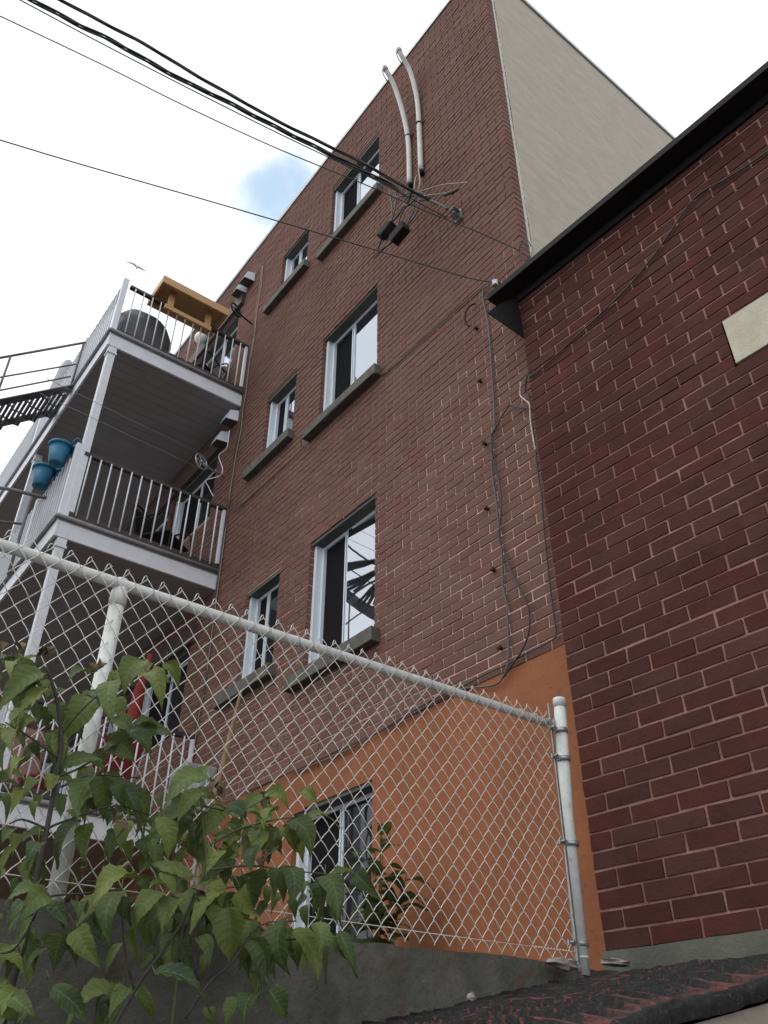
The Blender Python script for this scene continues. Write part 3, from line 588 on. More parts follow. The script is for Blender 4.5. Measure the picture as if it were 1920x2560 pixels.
cable([(a - .03 - .03 * sin(c * 3), b - .004, c) for a, b, c in WL[5:]], .009, 'wall_cable', 'brown conduit-like cable down the brick beside the balcony ends', 'brownm')
cable([(a - .05 * sin((10.2 - c) * 2.2), b - .005, c) for a, b, c in WL[:5]], .0035, 'wall_cable', 'loose thin beige wire swaying beside the upper balcony', 'cableb')
WC=[(-4.844,-0.15,6.933),(-4.841,-0.15,6.776),(-4.854,-0.15,6.651),(-5.054,-0.15,6.668),(-4.987,-0.15,6.524),(-4.891,-0.15,6.354),(-4.927,-0.15,6.269),(-5.333,-0.15,6.441),(-5.231,-0.15,6.275),(-5.043,-0.15,6.02)]
cable(WC, .006, 'extension_cord', 'white kinked cord dangling over the middle balcony rail', 'white')
# cable coil at the corner
mb = MB()
for q in range(3):
    c = Vector((.03 + .012 * q, -.02, 5.56)); mb.tube([c + Vector((cos(a) * (.05 + .01 * q) * .8, -.02 * sin(a), sin(a) * (.085 + .012 * q))) for a in [i * 2 * pi / 20 for i in range(19)]], .0035, 5)
mb.tube([(.02, -.02, 5.5), (.01, .0, 5.3), (.02, .02, 5.0)], .004, 5)
tag(mb.build('cable_coil', 'cable'), 'small black loop of cable tied at the corner under the beige wall', 'cable')
# drop wires and splice boxes
DW = [[(-1.40,-.26,7.85),(-1.366,-.27,7.644),(-1.331,-.28,7.434),(-1.33,-.3,7.20)],[(-1.34,-.25,7.852),(-1.293,-.26,7.61),(-1.29,-.28,7.388),(-1.32,-.3,7.19)],[(-1.02,-.25,7.294),(-1.01,-.27,7.074),(-1.04,-.3,6.93),(-1.06,-.34,6.82)],[(-.964,-.25,7.289),(-.939,-.27,7.051),(-.98,-.3,6.89),(-1.05,-.34,6.80)],[(-1.074,-.25,7.381),(-1.169,-.27,7.276),(-1.309,-.3,7.18)],[(-1.087,-.25,7.325),(-1.193,-.28,7.186),(-1.19,-.33,6.95)]]
for q, p in enumerate(DW):
    cable(p, .0085, 'drop_wire', 'black drop wire curving down from the cable bundle to the splice covers', group='drop wires over the splice covers')
for q, p in enumerate([[(-1.36,-.24,7.72),(-1.22,-.27,7.52),(-1.05,-.27,7.40),(-.93,-.25,7.27)],[(-1.02,-.24,7.42),(-1.12,-.3,7.30),(-1.05,-.3,7.16),(-.95,-.26,7.25)],[(-1.10,-.24,7.45),(-1.0,-.27,7.36),(-.9,-.25,7.22),(-.84,-.2,7.12)]]):
    cable(p, .009, 'cable_tangle', ['long black strand swinging down along the bundle to the taped end', 'black loop hanging under the mouth of the left conduit', 'short black strand where the bundle is taped together'][q])
def splice(a, b, w, label, ends):
    s = MB(); a = Vector(a); b = Vector(b); s.obox(a, b, w, w * .8, (0, 1, 0)); o = s.build('splice_cover', 'blackm', bevel=.012)
    for e_ in ends:
        t_ = MB().tube([b.lerp(a, .1), Vector(e_[0]), Vector(e_[1])], [.012, .011, .006], 6).build('cable_tail', 'cable'); t_.parent = o
    tag(o, label, 'splice box')
splice((-1.29, -.32, 7.12), (-1.41, -.36, 6.99), .115, 'smaller black splice cover hanging under the cables on the left', [((-1.43, -.36, 6.93), (-1.46, -.36, 6.86))])
splice((-1.03, -.35, 6.78), (-1.22, -.36, 6.735), .125, 'larger black splice cover hanging under the cables with a long tail', [((-1.36, -.36, 6.79), (-1.53, -.36, 6.80)), ((-1.3, -.36, 6.76), (-1.4, -.36, 6.83))])
# conduits with service heads
def conduit(x, P, label):
    P = [(x, a, b) for a, b in P]; root = thing('service_conduit', label, 'conduit', P[0], 'grey conduits bending over the roof edge')
    put(MB().tube(smoothline(P, 5), .029, 14).build('pipe', 'pvc'), root)
    put(MB().tube([P[0], (x, P[0][1], P[0][2] - .05)], .034, 14).build('pipe_collar', 'blackm'), root)
    q = Vector(P[-1]); put(MB().lathe(q, [(.033, -.03), (.034, .02), (.02, .05)], 14, axis=(0, -.4, 1)).build('service_head', 'pvc'), root)
    put(MB().box((x - .05, -.01, 9.0), (x + .07, -.002, 9.02)).lathe((x, -.04, 9.0), [(.033, 0), (.033, .02)], 14).build('strap', 'blackm'), root)
    put(MB().tube(smoothline([q, q + Vector((-.03, -.02, -.02)), q + Vector((-.05, .06, -.12)), q + Vector((-.03, .22, -.16))]), .006, 6).build('service_wire', 'cable'), root)
conduit(-1.345, [(-.032, 8.1), (-.034, 8.9), (-.105, 9.43), (-.22, 9.86), (-.325, 10.06), (-.365, 10.12)], 'shorter left grey conduit bending out over the roof edge')
conduit(-1.15, [(-.034, 8.1), (-.034, 9.0), (-.055, 9.56), (-.145, 10.03), (-.27, 10.23), (-.305, 10.31)], 'longer right grey conduit bending out over the roof edge')
cable([(-1.15, -.05, 8.07), (-1.0, -.2, 7.8), (-.925, -.25, 7.445), (-.963, -.25, 7.323)], .007, 'service_wire', 'pinkish beige wire dropping from the right conduit', 'cableb')
cable([(-1.15, -.05, 8.05), (-1.05, -.2, 7.7), (-1.016, -.25, 7.421)], .007, 'service_wire', 'second beige wire slanting from the right conduit to the bundle', 'cableb')
cable([(-1.345, -.05, 8.08), (-1.3, -.1, 7.9), (-1.15, -.22, 7.5), (-.95, -.25, 7.25)], .008, 'service_wire', 'black wires coming out of the left conduit', 'cable')
cable([(-.963,-.25,7.311),(-.687,-.2,7.149),(-.45,-.15,6.95),(-.40,-.14,6.90),(-.554,-.15,6.944),(-.838,-.25,7.119),(-.922,-.25,7.205)], .006, 'wire_loop', 'beige wire loop sticking out right of the cable bundle', 'cableb')
tag(MB().tube([(-.50, -.15, 6.92), (-.53, -.15, 6.935), (-.66, -.17, 6.995), (-.69, -.18, 7.01)], [.008, .018, .018, .008], 10).build('wire_connector', 'brownm'), 'brown sleeve on the beige wire loop', 'connector')
cable([(-1.0,-.22,7.25),(-.88,-.2,7.14),(-.76,-.16,6.97),(-.70,-.12,6.86)], .013, 'guy_wire', 'grey taped end of the power cable at the wall anchor', 'cableg')
def anchor(c, label, s=1):
    r_ = thing('wall_anchor', label, 'anchor', c)
    x, y, z = c
    put(MB().box((x - .03 * s, -.03, z - .05 * s), (x + .03 * s, -.002, z + .05 * s)).box((x - .025 * s, -.11, z + .03 * s), (x + .025 * s, -.03, z + .036 * s)).box((x - .025 * s, -.11, z - .036 * s), (x + .025 * s, -.03, z - .03 * s)).build('bracket', 'steel', bevel=.002), r_)
    put(MB().lathe((x, -.085, z - .028 * s), [(.02 * s, 0), (.028 * s, .005), (.028 * s, .018), (.017 * s, .028 * s), (.028 * s, .038), (.028 * s, .05), (.02 * s, .056 * s)], 14).build('spool', 'white' if s < .9 else 'brownm'), r_)
anchor((-.66, -.06, 6.80), 'steel bracket with brown spool holding the power cables on the brick', 1.3)
anchor((-.245, -.06, 5.40), 'grey clamp with pale spool just above the black eave', .85)
mb = MB().tube(smoothline([(-.56, -.01, 5.50), (-.57, -.05, 5.46), (-.60, -.07, 5.42), (-.63, -.07, 5.36), (-.64, -.05, 5.30), (-.62, -.03, 5.26)]), .009, 6); tag(mb.build('iron_hook', 'rust'), 'rusty curled iron hook in the brick under the grey clamp', 'hook')
for i, (x, z) in enumerate([(-0.615, 3.416), (-0.605, 2.909), (-0.6, 2.335), (-0.577, 4.613), (-0.58, 3.984), (-0.567, 5.20)]):
    tag(MB().lathe((x, .0, z), [(.012, 0), (.012, .02), (.02, .022), (.016, .034), (.004, .038)], 8, axis=(0.15 * (i % 2), -1, .1)).build('iron_bolt', 'rust'), ['bolt above the crossing of the two hanging cables', 'bolt left of the bowing cable, below the crossing', 'lowest bolt, just above the orange band', 'highest bolt but one, level with the joint caulk', 'bolt left of the point where the thin cable branches off', 'topmost bolt under the curled hook'][i].replace('bolt', 'rusty iron bolt', 1), 'bolt', 'rusty bolts in a column on the brick')

# ------------------------------------------------------------------ wall vents, pulleys, lamp, meter boxes
def vent(x, z, label):
    r_ = thing('vent_hood', label, 'vent', (x, 0, z), 'white dryer vent hoods')
    put(MB().add([(x - .09, -.002, z - .08), (x + .09, -.002, z - .08), (x + .09, -.002, z + .1), (x - .09, -.002, z + .1), (x - .085, -.17, z - .1), (x + .085, -.17, z - .1), (x + .085, -.12, z + .06), (x - .085, -.12, z + .06)],
        [(4, 5, 6, 7), (7, 6, 2, 3), (5, 1, 2, 6), (0, 4, 7, 3)]).build('hood', 'vinyl'), r_)
    put(MB().box((x - .075, -.15, z - .09), (x + .075, -.004, z - .082)).build('flap', 'brownm'), r_)
vent(-5.14, 10.18, 'right one of the two white vent hoods near the roof'); vent(-5.37, 10.13, 'left one of the two white vent hoods near the roof')
vent(-5.05, 7.33, 'white vent hood tucked under the end of the upper balcony soffit'); vent(-5.25, 7.1, 'dark vent hood beside the white one under the upper balcony')
def pulley(c, label, mt='steel', rot=.4):
    r_ = thing('clothesline_pulley', label, 'pulley', c, 'clothesline pulleys'); c = Vector(c); ax = Vector((cos(rot), sin(rot), .1)).normalized(); a = ax.orthogonal().normalized(); b = ax.cross(a)
    w = MB(); R_ = .105; w.tube([c + (a * cos(t) + b * sin(t)) * R_ for t in [i * 2 * pi / 24 for i in range(25)]], .011, 6)
    for i in range(5): t = i * 2 * pi / 5; w.tube([c, c + (a * cos(t) + b * sin(t)) * R_], .007, 5)
    w.lathe(c - ax * .02, [(.02, 0), (.02, .04)], 8, axis=ax); put(w.build('wheel', mt), r_)
    put(MB().tube([c, (c.x - .03, c.y + .12, c.z - .02), (c.x - .05, -.004, c.z - .05)], .012, 6).build('bracket', mt), r_)
pulley((-5.1, -.35, 6.5), 'pale spoked clothesline pulley under the upper balcony'); pulley((-4.86, -.3, 9.08), 'dark clothesline pulley above the upper balcony rail', 'blackm', .4)
for q, (e0, e1) in enumerate((((-5.1, -.35, 6.39), (-3.458, -2.6, 5.146)), ((-5.1, -.35, 6.61), (-3.45, -2.6, 5.33)))):
    a_ = Vector(e0); b_ = Vector(e1); d_ = b_ - a_
    tag(MB().tube([a_, b_], .0028, 5).build('clothesline', 'cloth'), ('lower strand' if q == 0 else 'upper strand') + ' of pale clothesline from the spoked pulley across the soffit', 'clothesline')
r_ = thing('porch_lamp', 'round opal globe lamp on the wall over the upper balcony', 'lamp', (-6.44, -.15, 9.95)); c = Vector((-6.44, -.15, 9.95))
put(MB().lathe(c - Vector((0, 0, .1)), [(.1 * sin(i * pi / 12) + .001, .1 - .1 * cos(i * pi / 12)) for i in range(13)], 20).build('globe', 'globe'), r_)
put(MB().lathe(c + Vector((0, 0, .08)), [(.06, 0), (.07, .03), (.05, .05)], 14).tube([c + Vector((0, 0, .12)), c + Vector((0, .1, .16)), (c.x, -.003, c.z + .12)], .012, 6).build('lamp_bracket', 'brownm'), r_)
r_ = thing('meter_box', 'larger grey electrical box with round knockout on the brick below the small window', 'electrical box', (-4.9, -.1, 2.4))
put(MB().box((-5.08, -.16, 2.22), (-4.72, -.002, 2.68)).build('housing', 'grey', bevel=.012), r_); put(MB().lathe((-4.99, -.162, 2.5), [(.03, 0), (.03, .008)], 14, axis=(0, -1, 0)).build('knockout', 'blackm'), r_)
r_ = thing('meter_box', 'smaller grey electrical box with a hinged side, right of the knockout box', 'electrical box', (-4.5, -.1, 2.4))
put(MB().box((-4.66, -.17, 2.14), (-4.36, -.002, 2.56)).build('housing', 'grey', bevel=.02), r_); put(MB().tube([(-4.355, -.1, 2.44), (-4.355, -.1, 2.3)], .01, 6).build('hinge', 'steel'), r_)
put(MB().tube([(-4.5, -.05, 2.14), (-4.5, -.05, 1.2)], .018, 8).build('service_pipe', 'grey'), r_)

# ------------------------------------------------------------------ balcony furniture
r_ = thing('rail_shelf', 'raw pine bar shelf clamped on top of the upper balcony rail', 'shelf', (-4.9, -.93, 8.6))
put(MB().box((-5.2, -1.42, 8.80), (-4.70, -.46, 8.83)).box((-4.73, -1.42, 8.71), (-4.699, -.46, 8.835)).box((-5.2, -1.42, 8.71), (-4.731, -1.39, 8.799)).box((-5.2, -.49, 8.71), (-4.731, -.46, 8.799)).box((-5.2, -1.389, 8.71), (-5.17, -.491, 8.799)).build('shelf_top', 'wood', bevel=.003), r_)
for y in (-1.21, -.67): put(MB().box((-4.895, y - .04, 8.49), (-4.855, y + .04, 8.798)).build('leg', 'wood', bevel=.003), r_)
put(MB().box((-4.854, -1.29, 8.42), (-4.82, -.62, 8.49)).build('clamp_beam', 'wood', bevel=.003), r_)
# covered grill
r_ = thing('covered_grill', 'barbecue under a dark crumpled cover on the upper balcony', 'grill', (-5.3, -1.38, 7.72)); mb = MB(); vs = []; n1, n2 = 16, 28
for i in range(n1 + 1):
    u = i / n1
    for k in range(n2):
        th = 2 * pi * k / n2; hh = .9 * u ** .85; rad = (1 - max(0, (u - .3) / .7) ** 2.2) ** .5 if u < 1 else .02
        sx_ = .28 * rad * (1 + .09 * noise.noise(Vector((th * 2, u * 6, 0)))); sy_ = .40 * rad * (1 + .12 * noise.noise(Vector((th * 1.5, u * 5, 4))))
        cu = abs(cos(th)) ** .6 * (1 if cos(th) > 0 else -1); su = abs(sin(th)) ** .7 * (1 if sin(th) > 0 else -1)
        vs.append((-5.33 + sx_ * cu, -1.37 + sy_ * su, 7.725 + hh))
mb.add(vs, [(i * n2 + k, i * n2 + (k + 1) % n2, (i + 1) * n2 + (k + 1) % n2, (i + 1) * n2 + k) for i in range(n1) for k in range(n2)] + [tuple(n1 * n2 + k for k in range(n2))], 0, True)
put(mb.build('grill_cover', 'cover'), r_)
for y in (-1.6, -1.15): put(MB().lathe((-5.2, y, 7.76), [(.035, -.01), (.035, .01)], 10, axis=(1, 0, 0)).build('wheel', 'blackm'), r_)
# planters straddling the front rail
def planter(cx, cy, label):
    r_ = thing('railing_planter', label, 'planter', (cx, cy, 5.75), 'blue planters astride the middle balcony rail')
    for s, (rx, h) in ((-1, (.122, .25)), (1, (.115, .235))):
        c = Vector((cx + .02 * s, cy + .11 * s, 5.98))
        for (nm, prof) in (('cup', [(rx * .62, -h), (rx * .68, -h + .01), (rx * .95, -.02), (rx * .9, -.02), (rx * .6, -h + .02)]), ('rim', [(rx * .95, -.02), (rx * 1.1, -.015), (rx * 1.12, .012), (rx * 1.0, .014), (rx * .93, -.01)])):
            put(MB().lathe(c, prof, 22).build(nm, 'blue'), r_)
    put(MB().tube(smoothline([(cx + .1, cy - .03, 5.97), (cx + .17, cy, 6.03), (cx + .17, cy + .06, 5.99)]), .01, 6).build('handle', 'blue'), r_)
planter(-5.17, -1.86, 'blue saddle planter on the railing next to the balcony column'); planter(-5.70, -1.86, 'blue saddle planter on the railing, farther from the column')
# patio chairs
def chair(c, a, label, s=1, mt='blackm'):
    r_ = thing('patio_chair', label, 'chair', c); c = Vector(c); M3 = Matrix.Rotation(a, 3, 'Z')
    g = lambda x, y, z: c + M3 @ Vector((x * s, y * s, z * s))
    sb = MB(); q = [g(-.24, -.22, .42), g(.24, -.22, .42), g(.24, .22, .42), g(-.24, .22, .42)]; sb.add(q + [p - Vector((0, 0, .02)) for p in q], [(0, 1, 2, 3), (7, 6, 5, 4), (0, 4, 5, 1), (1, 5, 6, 2), (2, 6, 7, 3), (3, 7, 4, 0)]); put(sb.build('seat', mt), r_)
    bk = MB(); bk.tube(smoothline([g(-.24, .22, .42), g(-.25, .30, .75), g(-.16, .34, .93), g(.16, .34, .93), g(.25, .3, .75), g(.24, .22, .42)]), .012, 6)
    q = [g(-.2, .25, .5), g(.2, .25, .5), g(.18, .33, .88), g(-.18, .33, .88)]; bk.add(q, [(0, 1, 2, 3)]); put(bk.build('backrest', mt), r_)
    for x in (-.24, .24): put(MB().tube(smoothline([g(x, -.25, .0), g(x, -.22, .62), g(x, .1, .66), g(x, .28, .66)]), .011, 6).build('armrest', mt), r_); put(MB().tube([g(x, .2, .42), g(x, .3, 0)], .011, 6).build('leg', mt), r_)
chair((-5.45, -.45, 7.725), .5, 'dark patio chair in the wall corner of the upper balcony'); chair((-5.4, -.55, 4.955), 2.2, 'dark patio chair behind the middle balcony railing')
# closed parasol far on the upper balcony
r_ = thing('closed_parasol', 'furled pale grey parasol standing behind the outdoor stair', 'parasol', (-8.05, -1.66, 7.73))
put(MB().lathe((-8.05, -1.66, 7.95), [(.15, 0), (.2, .15), (.19, .7), (.16, 1.2), (.12, 1.6), (.07, 1.8), (.02, 1.86)], 9).build('canopy', 'cloth'), r_); put(MB().tube([(-8.05, -1.66, 7.73), (-8.05, -1.66, 8.0)], .02, 8).build('pole', 'white'), r_)
# red items on lowest balcony
r_ = thing('closed_parasol', 'furled red parasol leaning on the lowest balcony', 'parasol', (-5.2, -.55, 2.14))
put(MB().tube([(-5.22, -.62, 2.75), (-5.17, -.6, 3.1), (-5.12, -.6, 3.45), (-5.06, -.58, 3.62), (-5.05, -.58, 3.8)], [.09, .075, .055, .025, .03], 10).build('canopy', 'red'), r_); put(MB().tube([(-5.26, -.64, 2.16), (-5.2, -.62, 2.8)], .014, 8).build('pole', 'white'), r_)
r_ = thing('folding_chair', 'red folding chair behind the lowest balcony rail', 'chair', (-5.2, -.9, 2.14))
put(MB().add([(-5.05, -.85, 2.9), (-5.05, -.45, 2.95), (-5.2, -.5, 2.55), (-5.2, -1.0, 2.5)], [(0, 1, 2, 3)]).build('backrest', 'red'), r_); put(MB().add([(-5.2, -.5, 2.54), (-5.2, -1.0, 2.49), (-5.6, -1.0, 2.52), (-5.6, -.5, 2.55)], [(0, 1, 2, 3)]).build('seat', 'red'), r_)
for a_, b_ in (((-5.02, -.45, 3.0), (-5.3, -.5, 2.15)), ((-5.02, -.95, 2.95), (-5.3, -1.0, 2.15)), ((-5.6, -.5, 2.55), (-5.1, -.5, 2.15)), ((-5.6, -1.0, 2.52), (-5.1, -1.0, 2.15))): put(MB().tube([a_, b_], .011, 6).build('leg', 'steel'), r_)
r_ = tag(MB().lathe((-5.25, -1.35, 2.14), [(.13, 0), (.16, .24), (.175, .25), (.165, .27), (.14, .2)], 18).build('bucket', 'red'), 'red plastic bucket near the corner of the lowest balcony', 'bucket')

# ------------------------------------------------------------------ outdoor metal stair
st = thing('metal_staircase', 'dark metal staircase with slotted treads dropping from the upper balcony', 'staircase', (-6.4, -2.2, 7.0))
def sline(x, y): return (x, y, 7.70 + (y + 1.85) * .90)
put(MB().obox(sline(-6.2, -1.85), sline(-6.2, -2.78), .012, .17, (1, 0, 0)).build('stringer', 'stair'), st)
put(MB().obox(sline(-6.78, -1.85), sline(-6.78, -2.78), .012, .17, (1, 0, 0)).build('stringer', 'stair'), st)
for i in range(5):
    y = -1.97 - i * .18; z = 7.66 + (y + 1.85) * .9; t_ = MB()
    for k in range(4): t_.box((-6.77, y - .1 + k * .052, z), (-6.21, y - .1 + k * .052 + .034, z + .025))
    for xx in (-6.77, -6.5, -6.235): t_.box((xx, y - .1, z - .012), (xx + .02, y + .09, z - .0005))
    put(t_.build('tread', 'stair'), st)
hr = MB(); hr.tube([(-6.2, -1.80, 8.60), (-6.2, -2.8, 7.66)], .016, 8); put(hr.build('handrail', 'stair'), st)
hr = MB(); hr.tube([(-6.2, -1.88, 8.12), (-6.2, -2.8, 7.3)], .011, 8); hr.tube([(-6.2, -1.9, 7.88), (-6.2, -2.8, 7.06)], .011, 8); put(hr.build('mid_rail', 'stair'), st)
for y in (-1.86, -2.66): put(MB().tube([(-6.2, y, 8.54 + (y + 1.86) * .93), (-6.2, y, 7.72 + (y + 1.86) * .9)], .014, 8).build('rail_post', 'stair'), st)
sp = thing('spiral_staircase', 'dark spiral staircase mirrored in the large ground floor window', 'staircase', (-5.62, -3.5, .2))
cx_, cy_ = -5.62, -3.5; put(MB().tube([(cx_, cy_, .2), (cx_, cy_, 8.0)], .05, 12).build('centre_pole', 'stair'), sp)
def hel(r_, i, dz=0, st_=.1666): a = radians(150) + i * radians(24) ; return Vector((cx_ + r_ * cos(a), cy_ + r_ * sin(a), 6.95 - i * st_ + dz))
NT = 38
mb = MB(); vs_ = []
for i in range(NT * 2 + 1):
    for (r_, dz) in ((.9, -.16), (.915, -.16), (.915, .08), (.9, .08)): vs_.append(hel(r_, i / 2, dz))
mb.add(vs_, [(4 * i + k, 4 * i + (k + 1) % 4, 4 * i + 4 + (k + 1) % 4, 4 * i + 4 + k) for i in range(NT * 2) for k in range(4)], 0, False)
put(mb.build('stringer', 'stair'), sp)
for i in range(NT):
    t_ = MB()
    for k in range(4):
        a0 = hel(.06, i + k * .24); a1 = hel(.89, i + k * .24); z = hel(0, i).z; a0.z = z; a1.z = z; t_.obox(a0, a1, .05, .02)
    put(t_.build('tread', 'stair'), sp)
put(MB().tube([hel(.9, i / 3, .9) for i in range(NT * 3)], .018, 8).build('handrail', 'stair'), sp)
put(MB().tube([hel(.9, i / 3, .5) for i in range(NT * 3)], .011, 6).build('mid_rail', 'stair'), sp)
for i in range(0, NT, 3): put(MB().tube([hel(.9, i), hel(.9, i, .9)], .012, 6).build('rail_post', 'stair'), sp)
st = thing('metal_staircase', 'lower dark metal stair landing rail left of the middle balcony column', 'staircase', (-5.9, -2.0, 5.0))
put(MB().tube([(-5.05, -2.0, 5.18), (-5.3, -2.3, 5.3), (-6.6, -3.0, 5.9)], .02, 8).build('handrail', 'stair'), st); put(MB().tube([(-5.4, -2.1, 5.0), (-6.4, -3.0, 5.3)], .014, 8).build('mid_rail', 'stair'), st)
for p_ in ((-5.25, -2.1), (-5.9, -2.6)): put(MB().tube([(p_[0], p_[1], 4.3), (p_[0], p_[1], 5.3)], .016, 8).build('rail_post', 'stair'), st)

# ------------------------------------------------------------------ plants
def leaf(mb, p, tip, w, nrm, curl=.25, fold=.25, mi=0, rr_=rnd, tooth=.035, NL=18, NW=3):
    p = Vector(p); tip = Vector(tip); d = tip - p; L = d.length; d.normalize(); nrm = Vector(nrm); s = d.cross(nrm)
    if s.length < 1e-3: s = d.orthogonal()
    s.normalize(); nr = s.cross(d).normalized(); vs = []; wv = rr_.uniform(0, 6); fs = []; bend = rr_.uniform(-.14, .14); ex = rr_.uniform(.5, .85); arch = rr_.uniform(.1, .6) if NL > 10 else .2
    for i in range(NL + 1):
        t = i / NL
        prof = (sin(pi * min(1, t ** ex)) ** .85) * (1 - .35 * t) if t < .72 else (sin(pi * .72 ** ex) ** .85) * (1 - .35 * .72) * ((1 - t) / .28) ** 1.35
        lob = 1 + .06 * sin(t * 17 + wv)
        prof *= lob
        if 0 < i < NL and i % 2: prof *= 1 + tooth
        elif 0 < i < NL: prof *= 1 - tooth
        c = p + d * (L * t) + nr * (curl * L * (4 * t * (1 - t)) * .5) + s * (bend * L * sin(pi * t)) + Vector((0, 0, arch * L * (t - t * t)))
        for k in range(-NW, NW + 1):
            u = k / NW; hw = w / 2 * prof * 1.1
            z = fold * abs(u) * hw + .03 * L * sin(t * 38 - abs(u) * 5) * abs(u) * (1 - abs(u) * .4) + .03 * L * sin(wv + t * 7 + u * 2) * u * u
            vs.append(c + s * (u * hw) + nr * z - d * (abs(u) * hw * .18)); mb.uv[len(mb.v) + len(vs) - 1] = (u, t)
    W_ = 2 * NW + 1
    for i in range(NL):
        for k in range(2 * NW): fs.append((i * W_ + k, i * W_ + k + 1, (i + 1) * W_ + k + 1, (i + 1) * W_ + k))
    mb.add(vs, fs, mi, True)
